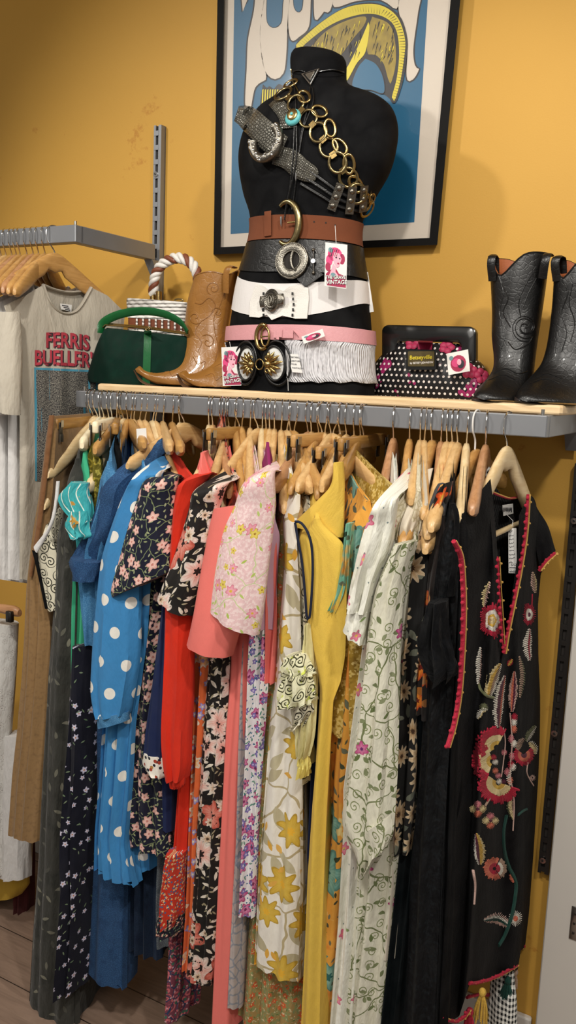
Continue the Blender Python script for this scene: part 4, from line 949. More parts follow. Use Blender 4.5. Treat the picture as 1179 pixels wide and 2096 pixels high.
pp([(762, 34), (795, 48), (808, 80), (810, 130), (800, 170), (794, 160), (785, 130), (768, 112), (752, 108), (754, 60)], 'poster_gold', 6)
pp([(754, 45), (748, 60), (735, 90), (715, 130), (704, 150), (710, 165), (730, 130), (748, 106), (756, 60)], 'poster_yellow', 7)
pp([(748, 120), (732, 140), (722, 178), (760, 184), (785, 190), (784, 160), (770, 132)], 'poster_blue', 7, 1.5)
rr = random.Random(3)
for k in range(150):
    x = rr.uniform(640, 806); y = 34+abs(x-755)*.35+rr.uniform(0, 75)
    if 738 < x < 765 or (x > 765 and y > 150) or (x < 738 and y > 108): continue
    h = rr.uniform(8, 24); mb.poly([PP(x, y, -.0025), PP(x+1.2, y+2, -.0025), PP(x-4, y+h, -.0025)], rr.choice(['poster_yellow', 'poster_dark', 'poster_dark']))
pp([(538, 172), (546, 180), (552, 176), (560, 182), (570, 172), (582, 176), (592, 172), (596, 200), (580, 230), (545, 236), (532, 226)], 'poster_dark', 5)
for x in range(537, 590, 5): mb.poly([PP(x, 184, -.003), PP(x+2.5, 182, -.003), PP(x+1, 224, -.003), PP(x-2, 224, -.003)], 'poster_yellow')
tm = MB(); text_mesh(tm, '(C) TRIBAL RITES   PRINTED IN U.S.A.', 3.2, 'poster_dark', (0, 0, 0), (1, 0, 0), (0, 1, 0)) if False else None
mb.build('print', pt, False)
mb = MB(); mb.add([PP(459, -40, -.003), PP(450, 506, -.003), PP(879, 487, -.003), PP(926, -40, -.003), PP(459, -40, -.001), PP(450, 506, -.001), PP(879, 487, -.001), PP(926, -40, -.001)],
       [(0, 1, 2, 3), (7, 6, 5, 4), (0, 4, 5, 1), (1, 5, 6, 2), (2, 6, 7, 3)], 'clear_glass'); mb.build('glass', pt, False)

# ------------------------------------------------------------------ torso
YM = -.215
to = thing('mannequin_torso', 'black fabric covered torso form standing on the shelf wearing belts', 'mannequin', (at(620, 815, YM).x, YM, ZS))
mb = MB()
trows = [(622, 104, 684, 107, YM, .03), (606, 108, 700, 114, YM, .044), (600, 122, 705, 128, YM, .05), (600, 146, 705, 150, YM, .05), (603, 166, 708, 166, YM, .05), (594, 184, 728, 180, YM, .055), (566, 204, 774, 196, YM, .065), (534, 228, 801, 220, YM, .078),
         (509, 268, 811, 258, YM, .09), (498, 310, 807, 300, YM, .097), (498, 350, 793, 348, YM, .098), (506, 400, 764, 400, YM, .09), (518, 440, 741, 440, YM, .082), (520, 480, 734, 480, YM, .08), (508, 530, 739, 530, YM, .084),
         (494, 580, 748, 580, YM, .09), (484, 640, 753, 640, YM, .096), (477, 700, 757, 700, YM, .10), (478, 760, 760, 760, YM, .10), (481, 822, 762, 822, YM, .10)]
TR_ = blade(mb, trows, 'black_jersey', n=90, seg=64, fold=0, zmin=ZS+.0005, pw=.92)
tob = mb.build('torso_body', to)
TB = bvh_of(tob)
mb = MB(); ym = [(at(r[0], r[1], YM).z+at(r[2], r[3], YM).z)/2 for r in trows]
mb.tube([hit(TB, x, y, .0005)[0] for x, y in spline([(601, 150), (640, 156), (680, 157), (704, 153)], 24)], .0012, 'black_cloth', 6)
mb.build('neck_seam', to)
TY = [(r[1]+r[3])/2 for r in spline([tuple(q) for q in trows], 90)]
def belt_ring(yf, out, seg=72):
    ring = []
    n = len(TR_[0])
    for j in range(n):
        c = sum(TR_[45], Vector())/n
        a = 2*pi*j/n-pi/2+pi; s_ = cos(a); y = yf(s_)
        i = np.searchsorted(TY, y)-1; i = int(min(max(i, 0), 88)); w = (y-TY[i])/(TY[i+1]-TY[i]); w = min(max(w, 0), 1)
        p = TR_[i][j]*(1-w)+TR_[i+1][j]*w; cc = (sum(TR_[i], Vector())/n)*(1-w)+(sum(TR_[i+1], Vector())/n)*w
        d = Vector((p.x-cc.x, p.y-cc.y, 0)).normalized(); ring.append(p+d*out)
    return ring
def band(name_mb, ytop, ybot, mat, out=.0035, th=.003, rows=6, wob=0.0, wf=30):
    q = lambda Y3: (lambda s_: Y3[1]*(1-s_*s_)+(Y3[0]*(1-s_)/2+Y3[2]*(1+s_)/2)*s_*s_)
    rg = []
    for k in range(rows+1):
        w = k/rows; f = (lambda w: (lambda s_: q(ytop)(s_)*(1-w)+q(ybot)(s_)*w+(wob*sin(wf*s_+w*3)*(abs(w-.5)*2)**2)))(w)
        rg.append(belt_ring(f, out+(.0 if wob == 0 else abs(w-.5)*.006)))
    rg.append(belt_ring(q(ybot), out-th)); 
    rg = [belt_ring(q(ytop), out-th)]+rg
    name_mb.loft(rg, mat)
def gold_frame(): pass
# rust suede belt
t = thing('suede_belt', 'rust brown suede belt with crescent gold buckle, topmost on the torso', 'belt', (at(620, 460, YM).x, YM, at(620, 503, YM).z))
mb = MB(); band(mb, (453, 453, 456), (500, 500, 503), 'suede_rust'); bo = mb.build('strap', t); bv = bvh_of(bo)
mb = MB(); fr = frame(bv, 590, 458, .004)
rs = [.0092*(.5+.5*sin(pi*min(1, max(0, k/40)))) for k in range(41)]
torus(mb, fr, .030, .046, .0075, 'brass', 125, -125, n=40, rs=rs, lift=.002)
mb.tube([fr[0]+fr[1]*(.030)+fr[3]*.006, fr[0]+fr[1]*.004+fr[3]*.007], .0022, 'gold', 8); mb.build('buckle', t)
mb = MB(); dec_grid(mb, bv, [(541, 433), (555, 431), (555, 489), (541, 491)], 'suede_rust', 3, 8, .006); mb.build('belt_loop', t)
for x, y in ((643, 454), (667, 456), (686, 461)): mb = MB(); disc(mb, frame(bv, x, y, .0005), [(.0018, 0), (.0018, .0004)], 'dark_slot', n=10); mb.build('punched_hole', t)
# wide black belt
t = thing('wide_leather_belt', 'wide black leather belt with round silver ring buckle', 'belt', (at(620, 540, YM).x, YM, at(620, 570, YM).z))
mb = MB(); band(mb, (502, 502, 506), (554, 566, 572), 'black_leather', .0045)
bo = mb.build('strap', t); bv = bvh_of(bo)
mb = MB(); P_ = [(596, 556), (612, 576), (624, 587), (634, 580), (662, 562), (640, 545), (610, 545)]
mb.poly([hit(TB, x, y, .012)[0] for x, y in P_], 'black_leather', .004, hit(TB, 625, 565)[1]); mb.build('pointed_tab', t)
mb = MB(); dec_grid(mb, bv, [(530, 514), (566, 520), (566, 548), (530, 535)], 'black_leather', 6, 3, .005); mb.build('buckle_tab', t)
mb = MB(); fr = frame(bv, 601, 536, .008)
disc(mb, fr, [(.021, 0), (.0215, .004), (.029, .0065), (.036, .006), (.0395, .003), (.0395, 0), (.0395, -.002), (.021, -.002)], 'antique_silver', sy=1.0, n=48)
disc(mb, fr, [(.0195, .0005), (.0195, .0008)], 'dark_slot'); torus(mb, fr, .038, .038, .0018, 'antique_silver', lift=.004, n=60)
torus(mb, fr, .021, .021, .0012, 'antique_silver', lift=.005, n=40)
torus(mb, (fr[0]+fr[1]*.0165, fr[1], fr[2], fr[3]), .016, .024, .0035, 'antique_silver', 130, 245, lift=.0075, n=20); mb.build('buckle', t)
mb = MB(); a_ = frame(bv, 643, 537, .009); mb.tube([a_[0]+a_[2]*.025, a_[0]-a_[2]*.025], .0018, 'dark_metal', 8)
for q in (-.025, .025): disc(mb, (a_[0]+a_[2]*q, a_[1], a_[2], a_[3]), [(.0005, .004), (.003, .003), (.0042, 0), (.003, -.003), (.0005, -.004)], 'antique_silver', n=12)
disc(mb, a_, [(.005, -.003), (.005, .003)], 'chrome', n=12); mb.build('toggle', t)
# white elastic belt
t = thing('elastic_belt', 'wide white elastic belt with bow shaped leather and silver medallion', 'belt', (at(620, 600, YM).x, YM, at(620, 650, YM).z))
mb = MB(); band(mb, (566, 590, 576), (632, 656, 622), 'white_elastic', .0025); bo = mb.build('strap', t); bv = bvh_of(bo)
mb = MB(); bow = [(524, 580), (540, 586), (552, 596), (566, 590), (580, 596), (592, 586), (616, 582), (631, 590), (632, 612), (628, 652), (604, 652), (578, 646), (556, 655), (546, 644), (530, 650), (510, 648), (512, 616)]
nn = hit(TB, 575, 620)[1]; mb.poly([hit(TB, x, y, .009)[0] for x, y in bow], 'white_leather', .003, nn)
for xx, k in ((537, -1), (601, 1)):
    for q in range(5):
        y = 598+q*11; x = xx-(q-2)**2*.8*-k*.0+(-abs(q-2)*1.2*k); mb.poly([hit(TB, *w, .0105)[0] for w in ((x-2, y), (x+2, y), (x+2, y+6), (x-2, y+6))], 'black_leather')
mb.build('leather_bow', t)
mb = MB(); fr = frame(TB, 562, 617, .013)
mb.loft([[fr[0]+fr[1]*x*k+fr[2]*y*k+fr[3]*h for x, y in ((-.030, -.012), (.030, -.012), (.032, 0), (.030, .012), (-.030, .012), (-.032, 0))] for k, h in ((1, -.003), (1, .001), (.85, .003))], 'antique_silver', True, True, True)
for k, (rx, h) in enumerate(((.018, .003), (.0145, .005), (.010, .006))): disc(mb, fr, [(rx*1.08, 0), (rx*1.05, h), (rx*.98, h+.0012), (rx*.9, h)], 'antique_silver', sy=1.32)
for k in range(28):
    a = 2*pi*k/28; mb.tube([fr[0]+fr[1]*.012*cos(a)+fr[2]*.0165*sin(a)+fr[3]*.0062, fr[0]+fr[1]*.0165*cos(a)+fr[2]*.022*sin(a)+fr[3]*.005], .0006, 'dark_metal', 5)
torus(mb, fr, .004, .008, .0022, 'antique_silver', lift=.0075, n=20); mb.build('medallion', t)
# pink belt
t = thing('pink_belt', 'narrow pink leather belt with gold horseshoe buckle', 'belt', (at(620, 690, YM).x, YM, at(620, 706, YM).z))
mb = MB(); band(mb, (671, 671, 677), (699, 701, 706), 'pink_leather', .0095); bo = mb.build('strap', t); bv = bvh_of(bo)
mb = MB(); fr = frame(bv, 541, 690, .004); torus(mb, fr, .018, .027, .0048, 'gold', 60, 300, n=30, lift=.002); torus(mb, (fr[0]+fr[1]*.006, *fr[1:]), .011, .021, .0026, 'gold', lift=.001)
mb.tube([fr[0]+fr[1]*-.004+fr[3]*.004, fr[0]+fr[1]*.016+fr[3]*.004], .0015, 'gold', 6); mb.build('buckle', t)
mb = MB(); dec_grid(mb, bv, [(566, 673), (578, 674), (576, 707), (565, 705)], 'pink_leather', 2, 6, .008); mb.build('belt_loop', t)
mb = MB(); dec_grid(mb, bv, [(560, 675), (600, 676), (600, 703), (560, 702)], 'pink_leather', 8, 5, .006); mb.poly([hit(bv, x, y, .006)[0] for x, y in ((600, 676), (612, 690), (600, 703))], 'pink_leather'); mb.build('belt_tip', t)
# white frilled belt with gold clasp
t = thing('frilled_belt', 'white pleated stretch belt with gold flower clasp on black cord loops', 'belt', (at(620, 745, YM).x, YM, at(620, 786, YM).z))
mb = MB(); rg = []
for k in range(9):
    w = k/8; ring = belt_ring(lambda s_: 702+(783-702)*w+2.0*sin(26*s_+k)*(abs(w-.5)*2)**3, .004+.005*(abs(w-.5)*2)**4)
    n = len(ring); j0 = [j for j in range(n) if not (sin(2*pi*j/n-pi/2+pi) < -.12 and cos(2*pi*j/n-pi/2+pi) < .03 and cos(2*pi*j/n-pi/2+pi) > -.90)]
    k0 = next(i for i in range(len(j0)) if j0[i]-j0[i-1] != 1 and (j0[i]-j0[i-1]) % n != 1); j0 = j0[k0:]+j0[:k0]
    rg.append([ring[j] for j in j0])
mb.loft(rg, 'pleat_white', False)
o_ = mb.build('strap', t, solid=.0015)
for cx_, sg in ((512, -1), (568, 1)):
    mb = MB(); fr = frame(TB, cx_, 744, .006, .12*sg)
    disc(mb, fr, [(.030, 0), (.030, .004), (.026, .006)], 'flock_bow', sx=.86, sy=1.25)
    torus(mb, fr, .0265, .0385, .0028, 'black_leather', lift=.007); torus(mb, (fr[0]+fr[1]*.005*sg, *fr[1:]), 0.036, .049, .0028, 'black_leather', lift=.004); mb.build('cord_loop', t)
    mb = MB(); f2 = frame(TB, 540+sg*16, 746, .017)
    disc(mb, f2, [(.0095, 0), (.0085, .004), (.0045, .0075), (.001, .0085)], 'gold', n=20)
    for k in range(7):
        a = (0 if sg > 0 else pi)+(k-3)*.42; L_ = .033-.004*abs(k-3); d_ = fr[1]*cos(a)+fr[2]*sin(a)
        pts_ = [f2[0]+d_*(.008+L_*q)+f2[3]*(.002+.002*sin(pi*q)) for q in (0, .25, .5, .75, 1)]
        mb.tube(pts_, [.0014, .0038, .0045, .0034, .0008], 'gold', 8)
    for q in (-1, 1): torus(mb, (f2[0]+f2[2]*.014*q-f2[1]*sg*.001, *f2[1:]), .0045, .0045, .0022, 'gold', 0, 300, n=14, lift=.002)
    mb.build('gold_flower', t)
mb = MB(); torus(mb, frame(TB, 540, 746, .017), .0105, .0115, .0018, 'gold'); mb.build('clasp_ring', t)

# jewellery and slung belts
def cord(mb, pts, r, mat, off=.004, n=40, m=6): mb.tube([hit(TB, x, y, off, YM)[0] for x, y in spline(pts, n)], r, mat, m)
t = thing('bolo_tie', 'black cord tie with silver triangle slide at the neck', 'necklace', hit(TB, 637, 160)[0])
mb = MB(); cord(mb, [(600, 146), (612, 144), (625, 147)], .0016, 'black_leather'); cord(mb, [(650, 147), (680, 143), (704, 148)], .0016, 'black_leather')
cord(mb, [(635, 178), (632, 200), (625, 240), (614, 290), (608, 356)], .0018, 'black_leather'); cord(mb, [(639, 178), (641, 210), (622, 262), (612, 320), (600, 416)], .0016, 'black_leather', .006); mb.build('cord', t)
mb = MB(); fr = frame(TB, 638, 160, .006)
for k, mm, h in ((1, 'chrome', 0), (.82, 'black_plastic', .0012), (.55, 'antique_silver', .002), (.5, 'chrome', .003)):
    tri = [fr[0]+(fr[1]*x+fr[2]*y)*k+fr[3]*(h+.002) for x, y in ((-.0215, .012), (.0215, .012), (0, -.0235))]
    mb.poly(tri, mm, .003, fr[3])
mb.build('slide', t)
mb = MB()
for x, y in ((608, 362), (600, 420)): f_ = frame(TB, x, y, .006); mb.tube([f_[0]+f_[2]*.008, f_[0]-f_[2]*.004, f_[0]-f_[2]*.010], [.0026, .0022, .0004], 'chrome', 8)
mb.build('cord_tip', t)
t = thing('bolo_tie', 'black cord tie with turquoise and gold oval slide', 'necklace', hit(TB, 604, 243)[0])
mb = MB(); cord(mb, [(598, 150), (604, 190), (606, 230)], .0016, 'black_leather'); cord(mb, [(603, 258), (600, 320), (594, 380), (586, 432)], .0018, 'black_leather', .009)
cord(mb, [(607, 258), (606, 330), (588, 410), (582, 450)], .0018, 'black_leather', .011); mb.build('cord', t)
mb = MB(); fr = frame(TB, 604, 245, .008, .25); disc(mb, fr, [(.019, 0), (.0185, .004), (.015, .007)], 'turquoise', sy=.95)
disc(mb, (fr[0]+fr[2]*.003+fr[1]*.002, *fr[1:]), [(.0125, .006), (.0125, .009), (.010, .0105), (.004, .0105)], 'gold'); disc(mb, (fr[0]+fr[2]*.003+fr[1]*.002, *fr[1:]), [(.0035, .010), (.003, .0125), (.001, .0135)], 'turquoise', n=12); mb.build('slide', t)
mb = MB(); f_ = frame(TB, 581, 455, .012); mb.tube([f_[0]+f_[2]*.010, f_[0]-f_[2]*.004, f_[0]-f_[2]*.011], [.0026, .0022, .0004], 'chrome', 8); mb.build('cord_tip', t)
# gold ring chain belt
t = thing('chain_belt', 'gold chain belt of big linked rings slung across the chest', 'belt', hit(TB, 640, 240)[0])
def ringchain(path, n, rx, ry, label, conn=True, fl=.35, roll0=0.0):
    P = spline(path, n)
    for k, (x, y) in enumerate(P):
        x2, y2 = P[min(k+1, n-1)]; x1, y1 = P[max(k-1, 0)]; ang = math.atan2(-(y2-y1), x2-x1)
        fr = frame(TB, x, y, .006+.003*(k % 2), ang+.25*(-1)**k, YM)
        mb = MB(); torus(mb, fr, rx, ry, .0019, 'brass' if fl < .5 else 'gold', n=30, flat=1.6); mb.build('link', t)
    if conn:
        for k in range(n-1):
            mb = MB(); x, y = (P[k][0]+P[k+1][0])/2, (P[k][1]+P[k+1][1])/2; ang = math.atan2(-(P[k+1][1]-P[k][1]), P[k+1][0]-P[k][0])
            f_ = frame(TB, x, y, .009, ang, YM); R_ = f_[1]*.0065; U_ = f_[2]*.0065
            mb.loft([[f_[0]-R_-U_+f_[3]*h, f_[0]+R_-U_+f_[3]*h, f_[0]+R_+U_+f_[3]*h, f_[0]-R_+U_+f_[3]*h] for h in (-.001, .002)], 'gold', True, True, True)
            mb.build('connector', t)
ringchain([(582, 196), (598, 205), (625, 235), (650, 268), (672, 300), (690, 330), (712, 362), (730, 395), (748, 425)], 9, .0205, .0185, '')
ringchain([(598, 175), (622, 200), (660, 236), (690, 290), (712, 330), (730, 385), (745, 410)], 8, .019, .011, '', False, .8)
mb = MB(); cord(mb, [(596, 142), (600, 165), (612, 190)], .0022, 'brass'); mb.build('end_chain', t)
# snake skin belt
t = thing('snakeskin_belt', 'silver grey snakeskin belt with round scaly buckle slung over shoulder', 'belt', hit(TB, 560, 300)[0])
def sbelt(path, w0, off0, n=26):
    """path of (x, y, halfwidth px, offset)"""
    mb = MB(); R_ = spline(path, n); top = []; 
    rings = []
    for k, q in enumerate(R_):
        a, b2 = R_[max(k-1, 0)], R_[min(k+1, n-1)]; tx, ty = b2[0]-a[0], b2[1]-a[1]; l = math.hypot(tx, ty); nx, ny = -ty/l, tx/l
        row = []
        base, nn = hit(TB, q[0], q[1], 0, YM-.02)
        for s_ in (-1, -.5, 0, .5, 1):
            x, y = q[0]+nx*s_*q[2], q[1]+ny*s_*q[2]; p, n1 = hit(TB, x, y, q[3], YM)
            d = ray(x, y); dep = (base-EYE).dot(FW); pp_ = EYE+d*(dep-q[3]); 
            row.append(p if abs((p-base).length) < .12 and (p-pp_).length < .06 else pp_)
        rings.append(row)
    mb.loft(rings, 'snake_leather', False, uvs=[(k*.0055*1.6, j*.014) for k in range(n) for j in range(5)]); return mb
o_ = sbelt([(560, 205, 14, .006), (585, 235, 16, .006), (590, 262, 16, .006)], 0, 0, 8).build('strap', t, solid=.003)
o_ = sbelt([(484, 232, 16, .035), (505, 240, 24, .035), (530, 262, 26, .03), (560, 290, 27, .022), (580, 300, 22, .018)], 0, 0, 20).build('strap_end', t, solid=.003)
o_ = sbelt([(560, 318, 18, .008), (590, 325, 22, .008), (615, 345, 22, .008), (640, 358, 17, .007), (648, 362, 8, .007)], 0, 0, 20).build('strap', t, solid=.003)
mb = MB(); fr = frame(TB, 556, 296, .020, .3); torus(mb, fr, .036, .036, .010, 'antique_silver', 150, 390, n=40, seg=12, lift=.001)
rr = random.Random(2)
for k in range(46):
    a = math.radians(150+240*k/45); q = .036+rr.uniform(-.006, .006); disc(mb, (fr[0]+fr[1]*q*cos(a)+fr[2]*q*sin(a)+fr[3]*.0085, *fr[1:]), [(.0035, 0), (.0026, .002), (.0008, .0028)], 'chrome' if k % 3 else 'antique_silver', n=8)
mb.build('buckle', t)
# three strap studded belt
t = thing('strappy_belt', 'black three strand belt with silver studded plates under the bust', 'belt', hit(TB, 690, 390)[0])
for k in range(3):
    mb = MB(); cord(mb, [(636-k*10, 350+k*13), (665-k*6, 372+k*13), (700-k*3, 396+k*13), (735, 410+k*11)], .0045, 'black_leather', .003, n=20); mb.build('strap', t)
for x, y, rl in ((688, 402, .35), (716, 408, .1), (740, 404, .0)):
    mb = MB(); fr = frame(TB, x, y, .009, -rl); R_, U_ = fr[1]*.0095, fr[2]*.029
    mb.loft([[fr[0]-R_-U_+fr[3]*h, fr[0]+R_-U_+fr[3]*h, fr[0]+R_+U_+fr[3]*h, fr[0]-R_+U_+fr[3]*h] for h in (-.002, .002)], 'antique_silver', True, True, True)
    for q in (-.019, 0, .019): disc(mb, (fr[0]+fr[2]*q+fr[3]*.002, *fr[1:]), [(.006, 0), (.0055, .0015), (.003, .003), (.0005, .0032)], 'antique_silver', n=14)
    mb.build('studded_plate', t)
mb = MB(); fr = frame(TB, 752, 400, .012)
for k in range(5):
    a = pi/2+k*2*pi/5; mb.poly([fr[0]+fr[1]*.012*cos(a)+fr[2]*.017*sin(a), fr[0]+fr[1]*.005*cos(a+.6)+fr[2]*.006*sin(a+.6), fr[0]+fr[1]*.005*cos(a-.6)+fr[2]*.006*sin(a-.6)], 'antique_silver', .002, fr[3])
torus(mb, fr, .008, .012, .0014, 'gold', lift=.004); mb.build('star_charm', t)

# swing tags
def card(label, tl, tr, bl, Y, string=None, art='full', name='swing_tag', mirror=False):
    a, b_, c = at(*tl, Y), at(*tr, Y), at(*bl, Y-.002); R_, D_ = b_-a, c-a; N_ = R_.cross(-D_).normalized()
    if N_.dot(FW) > 0: N_ = -N_
    t = thing(name, label, 'tag', c)
    Q = lambda x, y, k=1: a+R_*x+D_*y+N_*.00035*k
    mb = MB(); q = [a, b_, b_+D_, c]; mb.poly(q, 'paper', .0006, N_)
    def P(pts, m_, k=1): mb.poly([Q(x, y, k) for x, y in pts], m_)
    def ell(cx, cy, rx, ry, m_, k, n=16): P([(cx+rx*cos(2*pi*i/n), cy+ry*sin(2*pi*i/n)) for i in range(n)], m_, k)
    if art == 'full':
        P([(.12, .98), (.06, .72), (.22, .62), (.5, .56), (.66, .68), (.98, .72), (.98, .98)], 'rose_ink', 1)
        ell(.45, .25, .33, .16, 'pink_ink', 1); ell(.2, .4, .15, .13, 'pink_ink', 1); ell(.78, .34, .13, .12, 'rose_ink', 1); ell(.15, .55, .12, .10, 'rose_ink', 2); ell(.25, .16, .1, .06, 'teal_ink', 2)
        P([(.36, .30), (.44, .2), (.66, .22), (.76, .34), (.66, .52), (.56, .55), (.42, .45)], 'skin_ink', 2)
        P([(.38, .46), (.52, .54), (.5, .64), (.66, .74), (.2, .76), (.3, .62)], 'skin_ink', 2)
        for s_ in range(5): P([(.25+s_*.09, .14), (.3+s_*.09, .12), (.22+s_*.08, .3), (.18+s_*.08, .3)], 'ink' if s_ % 2 else 'rose_ink', 2)
        ell(.52, .32, .045, .018, 'ink', 3, 8); ell(.68, .335, .04, .018, 'ink', 3, 8); ell(.62, .45, .05, .02, 'rose_ink', 3, 8); ell(.4, .72, .12, .05, 'teal_ink', 3, 10)
        s_ = R_.length*.25
        for txt, x, y, kk in (('THE GRAVE', .06, .83, .80), ('VINTAGE', .10, .95, 1.05)):
            for mt, lay, o in (('ink', 4, .05), ('paper', 5, .018)):
                text_mesh(mb, txt, s_*kk*.86, mt, Q(x, y, lay), R_+D_*-.06, -D_, offset=s_*o)
    elif art == 'half':
        ell(.5, .55, .36, .38, 'rose_ink', 1); ell(.4, .5, .2, .2, 'pink_ink', 2); ell(.62, .6, .16, .2, 'ink', 2); ell(.55, .5, .1, .14, 'skin_ink', 3); ell(.2, .25, .1, .1, 'teal_ink', 2)
    elif art == 'lines':
        for k, (txt, y) in enumerate((('VERITABLE', .22), ('CEINTURE', .42), ('POUR', .60), ('PANTALON', .80))): text_mesh(mb, txt, R_.length*.20, 'ink', Q(.12, y, 1), R_, -D_, offset=R_.length*.004)
    elif art == 'hand':
        rg = random.Random(4)
        for k in range(9):
            y = .08+k*.085; pts = [Q(.12+.7*i/14+rg.uniform(-.02, .02), y+rg.uniform(-.018, .018)-.02*i/14, 2) for i in range(rg.choice((9, 12, 15)))]
            mb.tube(pts, .0004, 'ink', 4)
        text_mesh(mb, '$52', R_.length*.45, 'ink', Q(.3, .84, 1), R_, -D_); P([(.12, .87), (.88, .87), (.88, .89), (.12, .89)], 'ink'); P([(.12, .96), (.88, .96), (.88, .98), (.12, .98)], 'ink'); text_mesh(mb, 'VINTAGE', R_.length*.15, 'ink', Q(.2, .94, 1), R_, -D_)
    mb.build('printed_card', t, False)
    if string:
        mb = MB(); mb.tube([at(x, y, Y2) for x, y, Y2 in string], .0006, 'paper', 5); mb.build('string', t)
    return t
YT = -.325
card('shop tag printed with pink haired woman, hanging over black belt', (666, 496), (711, 501), (664, 585), YT, [(686, 462, -.308), (687, 480, -.322), (688, 499, YT)])
card('shop tag with pink haired woman beside the tan boot toes', (453, 711), (491, 709), (456, 790), -.312, [(470, 700, -.30), (472, 711, -.312)])
card('partly tucked shop tag with red rose behind pink belt', (617, 689), (660, 673), (622, 704), -.3265, None, 'half')
card('small beige tag lettered in French on frilled belt', (589, 724), (610, 725), (598, 762), -.327, [(585, 700, -.32), (588, 735, -.326), (590, 800, -.328)], 'lines')
card('blank white tag edge sticking out right of the torso', (742, 559), (753, 557), (754, 640), -.20, None, 'none')

# ------------------------------------------------------------------ things on the shelf
def boot(name, label, rows, mat, sole_mat, top_dip=(0, 0, .0), lining='tan_inside', soleband=None, straps=(), group=None, swirls=(), n=60, welt=None, heel=None):
    t = thing(name, label, 'boot', (at(rows[-4][0], rows[-4][1], rows[-4][4]).x, rows[0][4], ZS), 0, group)
    mb = MB(); rg = blade(mb, rows, mat, n=n, seg=40, fold=.0012, freq=3, zmin=ZS+.004, cap0=False, cap1=True, pw=.9)
    # scalloped rim + lining
    a0, depth, wd_ = top_dip
    nseg = 40; new = []
    for k, ring in enumerate(rg):
        fade = max(0, 1-k/(n*.16)); out = []
        for j, p in enumerate(ring):
            a = (360*j/nseg-90+180) % 360; q = 0
            for c in (a0, (a0+180) % 360):
                d = min(abs(a-c), 360-abs(a-c)); q += depth*math.exp(-(d/wd_)**2)
            out.append(p-Vector((0, 0, q*fade**1.0)))
        new.append(out)
    mb = MB(); mb.loft(new, mat, True, False, True, u0=.1)
    inner = []
    for k in range(0, int(n*.3), 2):
        ring = new[k]; c = sum(ring, Vector())/len(ring); inner.append([p+(Vector((c.x, c.y, p.z))-p)*.09 for p in ring])
    mb.build('upper', t)
    mb = MB(); mb.loft([new[0]]+inner, lining); mb.build('lining', t)
    mb = MB(); mb.tube([p+Vector((0, 0, .0005)) for p in new[0]], .0018, mat, 6, True); mb.build('rim_binding', t)
    bv = bvh_of([c for c in t.children if c.name.startswith('upper')][0])
    if soleband:
        mb = MB(); blade(mb, soleband, sole_mat, n=30, seg=20, fold=0, pw=.6, zmin=ZS); mb.build('sole', t)
    if heel:
        mb = MB(); blade(mb, heel, sole_mat, n=8, seg=16, fold=0, pw=.5, zmin=ZS); mb.build('heel', t)
    for st in straps:
        mb = MB(); P = [at(x, y, Y) for x, y, Y in spline(st, 18)]; mb.tube(P, .0085, mat, 8, flat=.28, up=(1, 0, 0)); mb.build('pull_strap', t)
    if swirls:
        mb = MB()
        for sw in swirls:
            P = spline(sw, max(14, len(sw)*6)); mb.tube([hit(bv, x, y, .0003, rows[0][4])[0] for x, y in P], .0011, 'tan_dark' if 'tan' in mat else mat, 5)
        mb.build('stitching', t)
    return t
def spiral(cx, cy, r0, turns, a0=0, sq=1.0):
    return [(cx+r0*(1-k/22)*cos(a0+turns*2*pi*k/22), cy+r0*sq*(1-k/22)*sin(a0+turns*2*pi*k/22)) for k in range(22)]
YB1, YB2 = -.19, -.15
# tan boots
boot('cowboy_boot', 'tan leather cowboy boot beside green handbag, toe pointing left', [
    (404, 572, 482, 548, YB1, .045), (392, 615, 476, 592, YB1, .048), (386, 655, 470, 640, YB1, .048), (384, 690, 464, 688, YB1-.01, .046), (380, 716, 462, 722, YB1-.02, .044), (368, 740, 466, 760, YB1-.035, .042),
    (348, 750, 440, 795, YB1-.05, .042), (325, 758, 390, 797, YB1-.06, .042), (305, 754, 345, 793, YB1-.07, .034), (291, 747, 312, 782, YB1-.08, .024), (281, 752, 289, 768, YB1-.085, .012)], 'tan_leather', 'sole_leather', (150, .018, 40),
    soleband=[(279, 757, 284, 765, YB1-.085, .014), (300, 778, 305, 785, YB1-.078, .03), (335, 789, 340, 795, YB1-.065, .042), (400, 793, 401, 799, YB1-.05, .044)],
    straps=[[(462, 600, YB1-.035), (463, 560, YB1-.045), (470, 546, YB1-.04), (480, 548, YB1-.01)]], heel=[(420, 772, 470, 772, YB1-.02, .033), (422, 796, 468, 796, YB1-.02, .034)],
    swirls=[spiral(437, 590, 15, 1.8, 2), spiral(400, 650, 14, 1.2, 1), spiral(425, 700, 16, 1.3, 4), spiral(445, 640, 12, 1.3, 3), [(399, 620), (412, 622), (428, 610), (440, 625), (430, 645), (410, 660), (400, 680), (412, 700), (405, 720)],
            [(458, 600), (450, 625), (438, 650), (440, 680), (446, 710), (440, 740)], [(330, 765), (345, 760), (352, 770), (365, 765), (372, 775), (388, 770)], [(395, 730), (405, 745), (420, 740), (412, 760)]], group=None)
